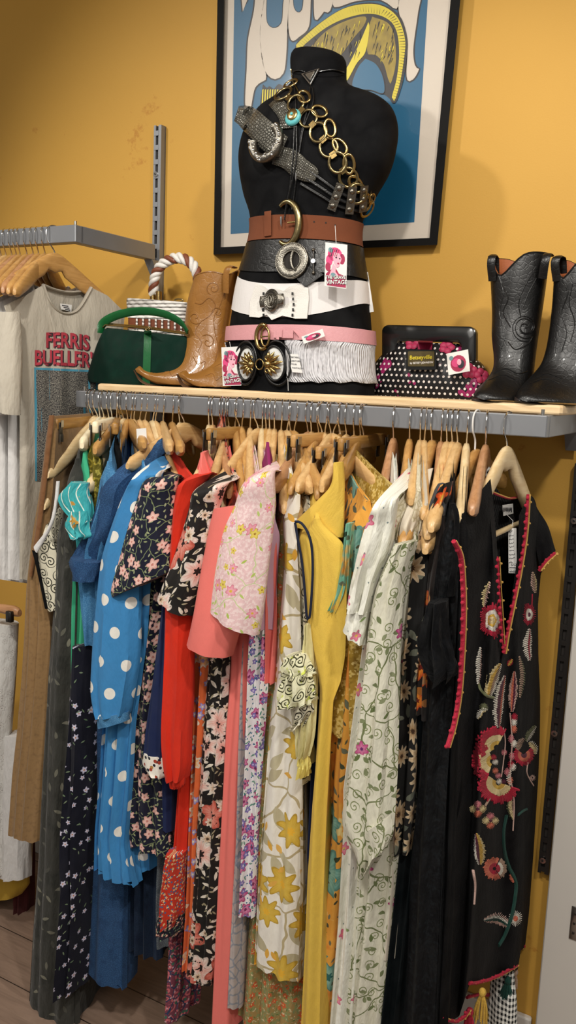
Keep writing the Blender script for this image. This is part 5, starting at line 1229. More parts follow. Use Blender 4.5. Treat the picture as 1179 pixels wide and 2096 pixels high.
boot('cowboy_boot', 'tan leather cowboy boot half hidden behind the torso, toe pointing left', [
    (506, 530, 560, 522, YB2, .045), (490, 570, 556, 570, YB2, .047), (480, 620, 548, 620, YB2, .047), (474, 660, 540, 660, YB2-.01, .046), (468, 695, 535, 700, YB2-.03, .044), (455, 724, 535, 740, YB2-.055, .042),
    (436, 745, 520, 790, YB2-.08, .042), (412, 760, 475, 806, YB2-.10, .042), (392, 764, 430, 802, YB2-.115, .034), (380, 758, 398, 790, YB2-.125, .022), (370, 762, 376, 776, YB2-.13, .012)], 'tan_leather', 'sole_leather', (150, .012, 40),
    soleband=[(367, 766, 372, 775, YB2-.13, .014), (385, 787, 390, 794, YB2-.122, .03), (425, 799, 430, 805, YB2-.105, .042), (500, 800, 501, 807, YB2-.09, .044)],
    swirls=[[(496, 580), (505, 600), (498, 620), (490, 640)], spiral(498, 600, 10, 1.2), [(420, 770), (435, 765), (442, 778), (455, 770), (465, 785)], [(440, 750), (455, 745), (462, 760)]])
# black boots
YK = -.17
boot('cowboy_boot', 'black leather cowboy boot with wavy stitching right of the dotted bag', [
    (1002, 527, 1124, 521, YK, .046), (1006, 580, 1117, 578, YK, .048), (1009, 640, 1108, 640, YK, .048), (1009, 690, 1100, 692, YK-.01, .046), (1013, 730, 1094, 738, YK-.02, .045), (1012, 752, 1090, 775, YK-.035, .045),
    (1004, 768, 1085, 805, YK-.06, .045), (992, 782, 1072, 822, YK-.09, .046), (978, 796, 1050, 825, YK-.11, .042), (970, 808, 1020, 826, YK-.125, .03)], 'black_leather', 'black_sole', (250, .045, 26), 'boot_lining',
    soleband=[(968, 814, 1020, 826, YK-.126, .018), (971, 820, 1056, 830, YK-.10, .044), (985, 822, 1090, 832, YK-.06, .05)],
    straps=[[(1008, 575, YK-.04), (1005, 540, YK-.05), (1008, 524, YK-.045), (1013, 527, YK-.02), (1014, 560, YK-.01)], [(1110, 570, YK-.04), (1116, 535, YK-.05), (1121, 520, YK-.04), (1126, 524, YK-.02)]],
    swirls=[spiral(1075, 670, 24, 2.2, 1), spiral(1075, 670, 30, 2.0, 1.4), [(1020, 560), (1030, 600), (1022, 640), (1034, 680), (1024, 720)], [(1090, 560), (1072, 590), (1062, 620), (1066, 650)], [(1098, 570), (1082, 600), (1070, 630)], [(1040, 700), (1055, 715), (1080, 705), (1090, 690)],
            [(1026, 580), (1040, 610), (1030, 640), (1045, 670)], [(1010, 765), (1035, 755), (1060, 765), (1080, 760)], [(1000, 778), (1030, 768), (1055, 778)]])
boot('cowboy_boot', 'black leather cowboy boot cut by the right edge of the photo', [
    (1134, 529, 1236, 528, YK, .046), (1134, 580, 1232, 580, YK, .048), (1130, 640, 1226, 640, YK, .048), (1122, 700, 1220, 700, YK-.01, .046), (1112, 738, 1216, 745, YK-.02, .045), (1100, 757, 1210, 780, YK-.035, .045),
    (1086, 772, 1200, 812, YK-.06, .045), (1073, 786, 1180, 830, YK-.09, .046), (1062, 800, 1140, 830, YK-.11, .042), (1057, 812, 1105, 830, YK-.125, .03)], 'black_leather', 'black_sole', (250, .045, 26), 'boot_lining',
    soleband=[(1055, 812, 1105, 826, YK-.126, .018), (1058, 822, 1150, 833, YK-.10, .044), (1075, 824, 1200, 836, YK-.06, .05)],
    straps=[[(1140, 575, YK-.04), (1136, 540, YK-.05), (1141, 526, YK-.045), (1150, 529, YK-.02), (1152, 560, YK-.01)]],
    swirls=[[(1150, 570), (1162, 600), (1150, 640), (1160, 680), (1150, 720)], [(1172, 580), (1165, 620), (1176, 660), (1168, 700)], [(1090, 775), (1120, 765), (1150, 775)], [(1085, 785), (1115, 775), (1145, 785)]])
# green velvet handbag
YG = -.235
t = thing('velvet_handbag', 'dark green velvet handbag with bright green leather handle and gold frame', 'handbag', (at(290, 790, YG).x, YG, ZS))
mb = MB(); blade(mb, [(221, 671, 384, 688, YG, .012), (217, 676, 386, 692, YG, .024), (208, 700, 388, 705, YG, .036), (199, 735, 390, 735, YG, .045), (191, 768, 392, 766, YG, .05), (194, 784, 392, 786, YG, .048), (201, 796, 390, 796, YG, .04)], 'green_velvet', n=26, seg=48, fold=.001, freq=3, pw=.55, zmin=ZS)
bo = mb.build('bag_body', t); bv = bvh_of(bo)
mb = MB(); 
for dy, yy in ((0, 0), (.006, -3)): mb.tube([at(x, y+yy, YG-.017+dy*2) for x, y in ((208, 672), (216, 665), (300, 672), (386, 685))], .0022, 'gold', 6)
mb.build('frame', t)
mb = MB(); mb.box((at(302, 673, YG-.02)), (.022, .012, .006), 'gold', 0, .002); torus(mb, (at(302, 673, YG-.03), Vector((1, 0, 0)), Vector((0, 0, 1)), Vector((0, -1, 0))), .006, .0045, .0018, 'gold'); mb.build('clasp', t)
mb = MB(); dec_grid(mb, bv, [(295, 676), (310, 677), (307, 793), (291, 793)], 'green_leather', 3, 16, .0025); mb.build('front_strap', t)
mb = MB(); P = [at(x, y, YG-.02) for x, y in spline([(206, 682), (209, 664), (228, 650), (260, 640), (300, 637), (340, 644), (370, 660), (384, 680)], 36)]
mb.tube(P, .011, 'green_leather', 10, flat=.22, up=(0, -.5, 1)); mb.build('handle', t)
mb = MB(); mb.tube([hit(bv, x, y, .0005)[0] for x, y in ((209, 690), (203, 730), (198, 780))], .0012, 'green_velvet', 5); mb.build('side_piping', t)
# wicker bag
YW = -.105
t = thing('wicker_bag', 'white wicker box bag with brown and white braided handle', 'handbag', (at(330, 790, YW).x, YW, ZS))
mb = MB(); blade(mb, [(275, 612, 394, 621, YW, .040), (272, 616, 396, 625, YW, .045), (274, 652, 394, 660, YW, .045)], 'wicker', n=14, seg=48, fold=0, pw=.4)
blade(mb, [(274, 674, 394, 680, YW, .045), (276, 800, 394, 800, YW, .045)], 'wicker', n=14, seg=48, fold=0, pw=.4, zmin=ZS); mb.build('woven_body', t)
mb = MB(); rg = blade(mb, [(275, 652, 393, 660, YW, .0435), (275, 674, 393, 680, YW, .0435)], 'tan_inside', n=4, seg=48, fold=0, pw=.4); mb.build('leather_band', t)
mb = MB()
for k in range(9):
    x = 280+k*13; mb.tube([at(x, 651, YW-.047), at(x, 680, YW-.047)], .0028, 'wicker', 6)
mb.build('band_stakes', t)
cpath = [at(x, y, YW-.01) for x, y in spline([(313, 604), (316, 572), (326, 548), (345, 533), (366, 528), (388, 536), (402, 556), (407, 590), (406, 622)], 90)]
mb = MB()
for k in range(3):
    pts = []
    for i, p in enumerate(cpath):
        a = i*.42+k*2*pi/3; tt = (cpath[min(i+1, 89)]-cpath[max(i-1, 0)]).normalized(); n1 = Vector((0, 1, 0)).cross(tt).normalized()
        pts.append(p+n1*.0085*cos(a)+Vector((0, 1, 0))*.006*sin(a))
    mb.tube(pts, .0068, ('white_leather', 'tan_inside', 'white_leather')[k], 8)
mb.build('braided_handle', t)
mb = MB()
for x, y in ((313, 604), (325, 606)): p = at(x, y, YW-.01); mb.tube([p+Vector((0, 0, .012)), p-Vector((0, 0, .012))], .0085, 'gold', 14)
mb.tube([at(300, 614, YW-.03), at(345, 616, YW-.03)], .0025, 'gold', 8); torus(mb, (at(366, 615, YW-.03), Vector((1, 0, 0)), Vector((0, 0, 1)), Vector((0, -1, 0))), .014, .004, .0018, 'brass'); mb.build('hardware', t)
# dotted bag
YD = -.12
t = thing('dotted_handbag', 'black handbag with white dots, magenta flowers and black frame handle', 'handbag', (at(880, 823, YD).x, YD, ZS))
mb = MB(); blade(mb, [(806, 700, 944, 704, YD, .016), (790, 720, 962, 724, YD, .032), (770, 745, 990, 750, YD, .045), (756, 775, 1003, 780, YD, .052), (752, 805, 1004, 808, YD, .05), (768, 832, 985, 832, YD, .04)], 'bag_dots', n=26, seg=56, fold=.003, freq=9, pw=.75, zmin=ZS)
bo = mb.build('bag_body', t); bv = bvh_of(bo)
def rrect(x0, y0, x1, y1, r, n=6):
    P = []
    for cx, cy, a in ((x1-r, y0+r, -90), (x1-r, y1-r, 0), (x0+r, y1-r, 90), (x0+r, y0+r, 180)):
        P += [(cx+r*cos(math.radians(a+90*k/n)), cy+r*sin(math.radians(a+90*k/n))) for k in range(n+1)]
    return P
mb = MB()
outer = [at(x, y+(x-880)*.02, YD-.018) for x, y in rrect(783, 667, 975, 745, 14)]; inn = [at(x, y+(x-880)*.02, YD-.018) for x, y in rrect(812, 700, 945, 760, 10)]
bk = lambda L, d: [p+Vector((0, d, 0)) for p in L]
mb.loft([outer, bk(outer, -.003), [a*.9+b_*.1 for a, b_ in zip(bk(outer, -.006), bk(inn, -.006))], [a*.1+b_*.9 for a, b_ in zip(bk(outer, -.006), bk(inn, -.006))], bk(inn, -.003), inn, bk(inn, .012), bk(outer, .012), outer], 'black_plastic')
mb.build('frame_handle', t)
mb = MB(); p = [(834, 720), (892, 717), (892, 756), (832, 756)]
mb.loft([[at(x, y, YD-.062+q) for x, y in rrect(831, 716, 893, 757, 4, 3)] for q in (.004, 0)], 'black_plastic', True, True, True)
mb.loft([[at(x, y, YD-.0635+q) for x, y in rrect(835, 719, 889, 750, 2, 2)] for q in (.001, 0)], 'brass', True, True, True)
a = at(838, 736, YD-.0645); R_ = (at(888, 734, YD-.0645)-a).normalized(); text_mesh(mb, 'Betseyville', .0125, 'poster_yellow', a, R_, (0, 0, 1), offset=.0003); text_mesh(mb, 'by BETSEY JOHNSON', .0058, 'white_leather', at(839, 745, YD-.0645), R_, (0, 0, 1), offset=.0002)
mb.build('name_plate', t)
mb = MB(); dec_grid(mb, bv, [(856, 697), (886, 698), (884, 716), (855, 715)], 'rose_ink', 4, 4, .004); mb.build('pink_loop', t)
for k, (x, y) in enumerate(((845, 704), (915, 712), (935, 745), (985, 770), (960, 760))):
    mb = MB(); fr = frame(bv, x, y, .002)
    for q in range(5):
        a = q*1.256+k; c = fr[0]+fr[1]*.010*cos(a)+fr[2]*.010*sin(a); mb.loft([[c+fr[1]*r*cos(w*.785)+fr[2]*r*sin(w*.785)+fr[3]*h for w in range(8)] for r, h in ((.009, 0), (.006, .004), (.001, .0045))], 'rose_ink', True, True, True)
    mb.build('flower', t)
card('pink rose shop tag standing against the dotted handbag', (914, 724), (958, 715), (918, 768), -.20, None, 'half')

# ------------------------------------------------------------------ flat hung garments facing the camera
class Plane:
    def __init__(s, A, Bp):
        s.A = A; s.u = Vector((Bp.x-A.x, Bp.y-A.y, 0)).normalized(); s.n = Vector((s.u.y, -s.u.x, 0))
        if s.n.dot(FW) > 0: s.n = -s.n
    def __call__(s, px, py, off=0.0):
        d = ray(px, py); t_ = (s.A+s.n*off-EYE).dot(s.n)/d.dot(s.n); return EYE+d*t_
def along(pl, t_):
    P = np.array(pl, float); d = np.concatenate([[0], np.cumsum(np.linalg.norm(np.diff(P, axis=0), axis=1))]); d /= d[-1]
    return np.array([np.interp(t_, d, P[:, 0]), np.interp(t_, d, P[:, 1])])
def sheet(mb, W_, top, bot, left, right, mat, dep=.02, off=0.0, nu=40, nv=50, folds=(), back=None, uvo=0.0, bmat=None):
    """closed garment panel: four outline curves in photo pixels on the vertical plane W_"""
    def grid(tp, sgn):
        G = []
        for j in range(nv+1):
            v = j/nv; row = []
            for i in range(nu+1):
                u = i/nu
                c = (1-v)*along(tp, u)+v*along(bot, u)+(1-u)*along(left, v)+u*along(right, v)-((1-u)*(1-v)*np.array(tp[0])+u*(1-v)*np.array(tp[-1])+(1-u)*v*np.array(bot[0])+u*v*np.array(bot[-1]))
                e = dep*(1-(2*u-1)**4)**.5*min(1, .55+v*6)
                f = sum(A*sin(k*u*6.283+p+q*v)*min(1, v*3+.1) for A, k, p, q in folds) if sgn > 0 else 0
                row.append(W_(c[0], c[1], off+sgn*e+f*(1-(2*u-1)**6)))
            G.append(row)
        return G
    F_ = grid(top, 1); Bk = grid(back or top, -1)
    def put_(G, m_, o=0.0):
        vs = [p for r in G for p in r]; n = nu+1
        uv = [((p-W_.A).dot(W_.u)+uvo+o, p.z) for p in vs]
        mb.add(vs, [(j*n+i, j*n+i+1, (j+1)*n+i+1, (j+1)*n+i) for j in range(nv) for i in range(nu)], m_, uv)
    put_(F_, mat); put_(Bk, bmat or mat, .5)
    mb.add(F_[-1]+Bk[-1], [(i, i+1, nu+2+i, nu+1+i) for i in range(nu)], mat)
    return F_, Bk
# ---- tee shirts on the high left rail
XT = at(112, 470, YR).x
hanger(0, pr((XT-.035, YR-.17, ZU-.062-.10)), 'honey_wood', 'orange brown wooden hanger carrying the red lettered tee shirt', grp='hangers on the high rail', rail_z=ZU, X=XT, wide=.17)
for k, (px, wdn, lb) in enumerate(((92, 'honey_wood', 'second hanger from the arm on the high rail'), (79, 'honey_wood', 'third hanger from the arm on the high rail'), (68, 'red_wood', 'fourth hanger from the arm on the high rail'),
        (55, 'honey_wood', 'fifth hanger from the arm on the high rail'), (41, 'honey_wood', 'sixth hanger from the arm on the high rail'), (33, 'red_wood', 'seventh hanger from the arm on the high rail'), (24, 'honey_wood', 'eighth hanger from the arm on the high rail'), (12, 'beech', 'ninth hanger from the arm on the high rail'), (2, 'honey_wood', 'tenth hanger from the arm, at the left photo edge'))):
    X_ = at(px, 474, YR).x; hanger(0, (0, 0), wdn, lb, grp='hangers on the high rail', rail_z=ZU, X=X_, drop=.115, wide=.2) if False else None
    r = hanger(0, (px-62, 585-k*2), wdn, lb, grp='hangers on the high rail', rail_z=ZU, X=X_, wide=.17)
WT = Plane(Vector((XT-.035, YR-.17, 0)), Vector((XT, YR, 0)))
def tee(label, dx, mat, off, front=True):
    t = thing('tee_shirt', label, 'tee shirt', WT(130+dx, 900, off))
    S_ = lambda L: [(x+dx, y) for x, y in L]
    mb = MB()
    top = S_([(8, 626), (50, 606), (88, 583), (94, 600), (104, 622), (120, 637), (138, 642), (156, 636), (170, 618), (180, 600), (186, 588), (220, 605), (256, 640)])
    bk_ = S_([(8, 626), (50, 606), (88, 583), (110, 592), (138, 598), (165, 596), (186, 588), (220, 605), (256, 640)])
    F_, Bk = sheet(mb, WT, top, S_([(40, 1185), (140, 1200), (245, 1190)]), S_([(8, 626), (34, 700), (40, 800), (40, 1000), (40, 1185)]), S_([(256, 640), (248, 720), (240, 850), (240, 1000), (245, 1190)]), mat, .022, off,
          folds=[(.006, 2.3, 1, 2), (.0035, 5.2, 2, -4), (.0022, 9, 0, 7)], back=bk_)
    fo = mb.build('body', t)
    mb = MB(); blade(mb, [(0+dx, 640, 36+dx, 640, -.50+off*-1, .02), (-14+dx, 700, 38+dx, 700, -.51-off, .028), (-14+dx, 760, 38+dx, 765, -.52-off, .03), (-10+dx, 835, 34+dx, 850, -.53-off, .028)], mat, n=24, fold=.004, freq=5, cap1=True, pw=.8); mb.build('sleeve', t)
    mb = MB(); mb.tube([WT(x, y, off+.012) for x, y in spline(top[2:11], 40)], .0075, mat, 8, flat=.45, up=WT.n); mb.tube([WT(x, y, off-.006) for x, y in spline(bk_[2:7], 20)], .0075, mat, 8, flat=.45, up=WT.n); mb.build('collar', t)
    return t, fo
t, fo = tee('pale beige tee shirt with red FERRIS BUELLER lettering and grey photo print', 0, 'tee_cotton', 0.0); bv = bvh_of(fo)
mb = MB()
for txt, x0, y0, x1, y1, sz in (('FERRIS', 93, 711, 183, 717, 46), ("BUELLER'S", 70, 747, 203, 754, 46)):
    for mt, of_, dxx, o_ in (('print_dark', .0012, 2.5, 1.6), ('print_red', .0022, 0, 1.2)):
        tmp = MB(); text_mesh(tmp, txt, sz, mt, (0, 0, 0), (1, 0, 0), (0, 1, 0), offset=o_)
        wmax = max(v.x for v in tmp.v)
        vs = []
        for v in tmp.v:
            q = v.x/wmax; px = x0+(x1-x0)*q+dxx; py = y0+(y1-y0)*q-v.y*.93-(3 if sz else 0)*sin(pi*q)+dxx*.6; vs.append(hit(bv, px, py, of_)[0])
        mb.add(vs, tmp.f, mt)
dec_grid(mb, bv, [(70, 752), (200, 758), (200, 985), (72, 985)], 'print_blue', 18, 30, .0012); dec_grid(mb, bv, [(74, 757), (196, 762), (196, 985), (76, 985)], 'speckle', 18, 30, .0022)
mb.build('chest_print', t)
mb = MB(); q = [WT(x, y, -.008) for x, y in ((123, 621), (147, 624), (146, 638), (125, 633))]; mb.poly(q, 'paper', .0006, WT.n)
for k in range(3): mb.poly([WT(x, y, -.0072) for x, y in ((127+k*3, 624+k*4), (140+k*2, 626+k*4), (140+k*2, 628+k*4), (127+k*3, 626+k*4))], 'ink')
mb.build('neck_label', t)
tee('plain white tee shirt directly behind the lettered one', -24, 'white_cotton', -.045)
t2, fo = tee('white tee shirt with small blue print on its shoulder', -46, 'white_cotton', -.09)
mb = MB(); bv = bvh_of(fo); dec_text(mb, bv, 'S4', 'print_blue', 28, 574, 14, dx=(1, -.35), dy=(-.35, -1), off=.003); mb.build('shoulder_print', t2)
# ---- left lower rail behind
ZL = at(10, 1240, -.34).z
rail_b = thing('clip_hanger', 'reddish wooden clip hanger at the left photo edge under the tee shirts', 'hanger', (at(10, 1240, -.4).x, -.4, ZL))
mb = MB(); blade(mb, [(-30, 1236, -29, 1250, -.42, .01), (0, 1236, 1, 1254, -.42, .012), (30, 1240, 31, 1262, -.42, .012), (40, 1248, 41, 1262, -.42, .008)], 'red_wood', n=12, seg=12, fold=0); mb.build('hanger_body', rail_b)
mb = MB(); p = at(20, 1262, -.435); mb.box(p, (.02, .014, .03), 'dark_metal', 0, .002); mb.build('clip', rail_b)
for nm, lb, ct, rows, mt in (('eyelet_trousers', 'white eyelet embroidered trousers at the left edge', 'trousers', [(-40, 1268, 34, 1278), (-40, 1400, 28, 1400), (-42, 1550, 14, 1550), (-44, 1700, 8, 1700), (-44, 1792, 8, 1790)], 'white_eyelet'),
                             ('linen_shorts', 'white linen hem showing below the tan suede skirt', 'skirt', [(8, 1500, 70, 1500), (8, 1650, 66, 1650), (8, 1720, 62, 1720), (6, 1790, 60, 1794)], 'white_cotton'),
                             ('mustard_top', 'mustard yellow top with tiny fringe below the white hems', 'top', [(-40, 1650, 58, 1650), (-40, 1750, 58, 1750), (-42, 1800, 58, 1800), (-42, 1820, 56, 1812), (-30, 1836, 40, 1832)], 'mustard_cloth'),
                             ('black_coat', 'black garment hanging lowest at the far left', 'coat', [(-50, 1600, 50, 1600), (-50, 1750, 50, 1750), (-50, 1850, 46, 1850), (-50, 1920, 44, 1912)], 'coat_black'),
                             ('beaded_scarf', 'dark red beaded fringe scarf beside the charcoal velvet dress', 'scarf', [(44, 1700, 60, 1700), (42, 1850, 58, 1850), (38, 1900, 54, 1900), (40, 1938, 48, 1940)], 'bead_red')):
    Yq = {'eyelet_trousers': -.38, 'linen_shorts': -.36, 'mustard_top': -.30, 'black_coat': -.22, 'beaded_scarf': -.26}[nm]
    t = thing(nm, lb, ct, at(rows[-1][0]+20, rows[-1][1], Yq)); mb = MB(); blade(mb, rows, mt, Y=Yq, dep=.035, fold=.006, freq=7, seg=36); mb.build('body', t)

# ---- black embroidered cardigan, nearest garment on the right
HXc = at(1043, 848, YR)
_A = at(925, 1100, -.575)
hanger(1038, (940, 1090), 'pale_beech', 'pale wooden hanger with round bar holding the black embroidered cardigan', grp='hangers on the long rail', bar=True, X=HXc.x, drop=.168, dmax=.168, rzo=math.atan2(YR-_A.y, HXc.x-_A.x))
WC = Plane(at(925, 1100, -.575), Vector((HXc.x, -.345, 0)))
tc = thing('embroidered_cardigan', 'long black knit cardigan with embroidered flowers, red trim and tassels', 'cardigan', WC(1030, 2050))
CT = [(928, 1103), (947, 1056), (975, 1016), (1004, 980), (1010, 1030), (1016, 1100), (1020, 1180), (1026, 1260), (1033, 1335), (1040, 1300), (1052, 1240), (1066, 1170), (1078, 1090), (1083, 1008), (1096, 1030), (1112, 1080), (1134, 1136)]
CBk = [(928, 1103), (947, 1056), (975, 1016), (1004, 980), (1025, 1012), (1045, 1018), (1065, 1015), (1083, 1008), (1096, 1030), (1112, 1080), (1134, 1136)]
CL = [(928, 1103), (938, 1200), (938, 1320), (930, 1440), (914, 1530), (918, 1650), (915, 1800), (912, 1950), (908, 2100)]
CRr = [(1134, 1136), (1108, 1165), (1101, 1240), (1102, 1340), (1108, 1480), (1110, 1600), (1106, 1750), (1100, 1860), (1088, 1930)]
CBt = [(908, 2100), (940, 2080), (962, 2012), (1010, 2000), (1060, 1985), (1066, 1945), (1088, 1930)]
mb = MB(); sheet(mb, WC, CT, CBt, CL, CRr, 'black_knit', .028, 0, 60, 80, folds=[(.009, 2.1, 2.6, 1.2), (.004, 4.3, 1, .5)], back=CBk, bmat='knit_rib'); co = mb.build('body', tc); CV = bvh_of(co)
# right sleeve tip and red crochet trims
mb = MB(); blade(mb, [(1086, 1015, 1096, 1040, -.18, .02), (1098, 1040, 1100, 1120, -.15, .028), (1120, 1075, 1105, 1160, -.13, .028), (1136, 1128, 1108, 1172, -.12, .024)], 'black_knit', n=20, fold=.002); mb.build('sleeve', tc)
def trim(path, name, r=.0042, off=.004, side=-1, bv=None, bob=True, pl=None):
    g = pl or (lambda x, y, o: hit(CV, x, y, o, -.5)[0])
    P = spline(path, len(path)*14)
    mb = MB(); mb.tube([g(x+side*2.4, y, off) for x, y in P], r, 'yarn_red', 7)
    if bob:
        for k in range(2, len(P), 4):
            c = g(P[k][0]+side*(4.2+1.6*sin(k*2.3)), P[k][1]+1.5*sin(k*5.1), off+.001); mb.loft([[c+RT*rr_*cos(w)+UP*rr_*sin(w)-FW*h for w in [q*.785 for q in range(8)]] for rr_, h in ((.0015, -.002), (.0034, -.0008), (.0036, .001), (.0014, .003))], 'yarn_red', True, True, True)
    mb.build(name, tc)['label'] = 'crimson crochet edging'
    mb = MB(); mb.tube([g(x+side*-1.8, y, off+.001) for x, y in P], r*.62, 'yarn_gold', 6)
    if bob:
        for k in range(4, len(P), 11):
            c = g(P[k][0]-side*4.4, P[k][1], off+.001); mb.loft([[c+RT*rr_*cos(w)+UP*rr_*sin(w)-FW*h for w in [q*.785 for q in range(8)]] for rr_, h in ((.001, -.002), (.0026, 0), (.001, .003))], 'yarn_gold', True, True, True)
    mb.build(name+'_cord', tc)['label'] = 'straw coloured cord edging'
trim([(931, 1108), (945, 1140), (950, 1200), (951, 1260), (948, 1340), (942, 1420), (932, 1480), (918, 1530)], 'armhole_trim', .0044, pl=lambda x, y, o: WC(x, y, .034+o*.5))
trim([(1083, 1012), (1078, 1090), (1066, 1170), (1052, 1240), (1040, 1300), (1034, 1338)], 'neck_trim', .0030, pl=lambda x, y, o: WC(x, y, .027+o))
trim([(1021, 1140), (1024, 1200), (1028, 1260), (1032, 1330)], 'neck_trim', .0018, pl=lambda x, y, o: WC(x, y, .027+o))
trim([(1006, 1006), (1025, 1014), (1045, 1020), (1065, 1017), (1082, 1010)], 'back_neck_trim', .0026, pl=lambda x, y, o: WC(x, y, -.012+o), bob=False)
trim([(1106, 1168), (1122, 1148), (1140, 1132)], 'cuff_trim', .0042, pl=lambda x, y, o: at(x, y, -.15-o), side=-1)
trim([(962, 2013), (985, 2010), (1012, 2002), (1040, 1988), (1060, 1976)], 'hem_trim', .0034, pl=lambda x, y, o: WC(x, y, .03+o), bob=True)
trim([(1064, 1942), (1075, 1938), (1088, 1930)], 'hem_trim', .003, pl=lambda x, y, o: WC(x, y, .012+o))
trim([(958, 2042), (980, 2036), (1010, 2034), (1030, 2012)], 'back_hem_trim', .0034, pl=lambda x, y, o: WC(x, y, -.018+o))
trim([(905, 2082), (930, 2090), (948, 2085), (962, 2068)], 'hem_trim', .0032, pl=lambda x, y, o: WC(x, y, .03+o))
def tassel(x, y, L, w, mt, off, lb):
    top = WC(x, y, off); s_ = 1/ (F_PX/ (top-EYE).dot(FW)); mb = MB(); rg = random.Random(int(x))
    mb.loft([[top+Vector((cos(a)*r, sin(a)*r, z)) for a in [q*pi/6 for q in range(12)]] for r, z in ((.002, .004), (.006, .001), (.0085, -.006), (.0065, -.012), (.0055, -.014))], mt, True, True, True)
    for k in range(46):
        a = rg.uniform(0, 6.28); q = rg.uniform(.1, 1)**.5; e = Vector((cos(a)*w*s_*q, sin(a)*w*s_*q*.7, -L*s_*rg.uniform(.86, 1.05)))
        mb.tube([top+Vector((cos(a)*.004, sin(a)*.004, -.012)), top+e*.5+Vector((cos(a)*.003, 0, 0)), top+e], .0011, mt, 4)
    mb.build('tassel', tc)['label'] = lb
tassel(988, 2026, 74, 20, 'yarn_yellow', .045, 'mustard yellow tassel'); tassel(1040, 2002, 68, 20, 'yarn_green', .03, 'dark green tassel'); tassel(1072, 1958, 58, 13, 'yarn_taupe', .01, 'taupe tassel'); tassel(1086, 1930, 44, 12, 'yarn_red', .0, 'crimson tassel')
tassel(962, 2066, 60, 13, 'yarn_red', .03, 'crimson tassel'); tassel(1054, 1985, 40, 8, 'yarn_taupe', .028, 'taupe tassel')
# woven label and price strip
mb = MB(); mb.poly([WC(x, y, -.010) for x, y in ((1029, 1034), (1050, 1031), (1051, 1051), (1031, 1056))], 'paper', .001, WC.n)
text_mesh(mb, 'honey+lulu', .0075, 'ink', WC(1031, 1048, -.0085), WC.u, (0, 0, 1), offset=.0003) if False else None
for k in range(7): mb.poly([WC(x, y, -.0085) for x, y in ((1031+k*2.6, 1039), (1032.4+k*2.6, 1038.6), (1032.4+k*2.6, 1048-(k % 2)*3), (1031+k*2.6, 1048-(k % 3)))], 'ink')
mb.build('woven_label', tc)
# price strip on a loop, its own thing
pA, pB, pC = WC(1040, 1081, .03), WC(1057, 1081, .03), WC(1041, 1173, .03)
tg = card('long white handwritten price strip hanging inside the cardigan neck', (1040, 1081), (1057, 1081), (1041, 1173), WC(1048, 1100, .0).y-.02, [(1038, 1054, WC(1038, 1054, -.008).y), (1050, 1066, WC(1048, 1100, .0).y-.012), (1047, 1083, WC(1048, 1100, .0).y-.02)], 'hand', name='price_tag')
# embroidery
def stitch_leaf(spine, wl, wr, inner, outer, name='embroidered_leaf', n=22, mid=.5, off=.0018, jag=.18, tipc=None):
    mb = MB(); P = spline(spine, n); rg = random.Random(int(spine[0][0]*3+spine[0][1]))
    g = lambda x, y, o: hit(CV, x, y, o, -.45)[0]
    for k in range(n-1):
        t0 = k/(n-1); wv = sin(pi*min(1, (t0*.92+.06)))**.7
        x, y = P[k]; x2, y2 = P[k+1]; tx, ty = x2-x, y2-y; l = math.hypot(tx, ty) or 1; tx, ty = tx/l, ty/l; nx, ny = -ty, tx
        for sd, w in ((-1, wl), (1, wr)):
            ww = w*wv*(1+rg.uniform(-jag, jag)); ex, ey = x+nx*sd*ww-tx*ww*.45, y+ny*sd*ww-ty*ww*.45
            mx_, my_ = x+(ex-x)*mid, y+(ey-y)*mid
            ins, ous = (inner if isinstance(inner, str) else inner[0 if sd < 0 else 1]), (outer if isinstance(outer, str) else outer[0 if sd < 0 else 1])
            lw = .0010*max(.75, l/2.6)
            mb.tube([g(x, y, off), g(mx_, my_, off+.0012)], lw, ins, 5, flat=.8); mb.tube([g(mx_, my_, off+.0012), g(ex, ey, off*.4)], [lw, lw*.8], ous, 5, flat=.8)
    mb.build(name, tc); return mb
def stitch_fan(cx, cy, a0, a1, radii, cols, n=40, name='embroidered_flower', lob=0, sq=1.0):
    mb = MB(); rg = random.Random(int(cx+cy)); g = lambda x, y, o: hit(CV, x, y, o, -.45)[0]
    for k in range(n):
        a = math.radians(a0+(a1-a0)*k/n); lf = 1-.16*abs(sin(lob*a/2)) if lob else 1
        for i in range(len(cols)):
            r0, r1 = radii[i], radii[i+1]; j = rg.uniform(-.09, .09)*r1
            r0 *= lf; r1 = r1*lf+j
            p0, p1 = (cx+cos(a)*r0, cy+sin(a)*r0*sq), (cx+cos(a)*r1, cy+sin(a)*r1*sq)
            mb.tube([g(*p0, .0016), g((p0[0]+p1[0])/2, (p0[1]+p1[1])/2, .0028), g(*p1, .0016)], .0009*max(.8, r1/14), cols[i], 5)
    mb.build(name, tc)
def stitch_line(pts, c, r=.0016, name='embroidered_stem'):
    mb = MB(); mb.tube([hit(CV, x, y, .0015, -.45)[0] for x, y in spline(pts, len(pts)*8)], r, c, 6); mb.build(name, tc)
stitch_fan(1007, 1270, 0, 360, (0, 6, 10, 17, 26), ('yarn_cream', 'yarn_yellow', 'yarn_white', 'yarn_red'), 54, lob=5, sq=1.45)
stitch_fan(1000, 1286, 0, 360, (0, 5), ('yarn_plum',), 10); stitch_fan(1015, 1286, 0, 360, (0, 5), ('yarn_plum',), 10)
stitch_leaf([(990, 1240), (994, 1215), (1003, 1188)], 7, 6, ('yarn_cream', 'yarn_blush'), ('yarn_cream', 'yarn_blush'), n=14, jag=.4)
stitch_leaf([(1095, 1212), (1092, 1190), (1090, 1168)], 6, 6, 'yarn_taupe', ('yarn_blush', 'yarn_cream'), n=14)
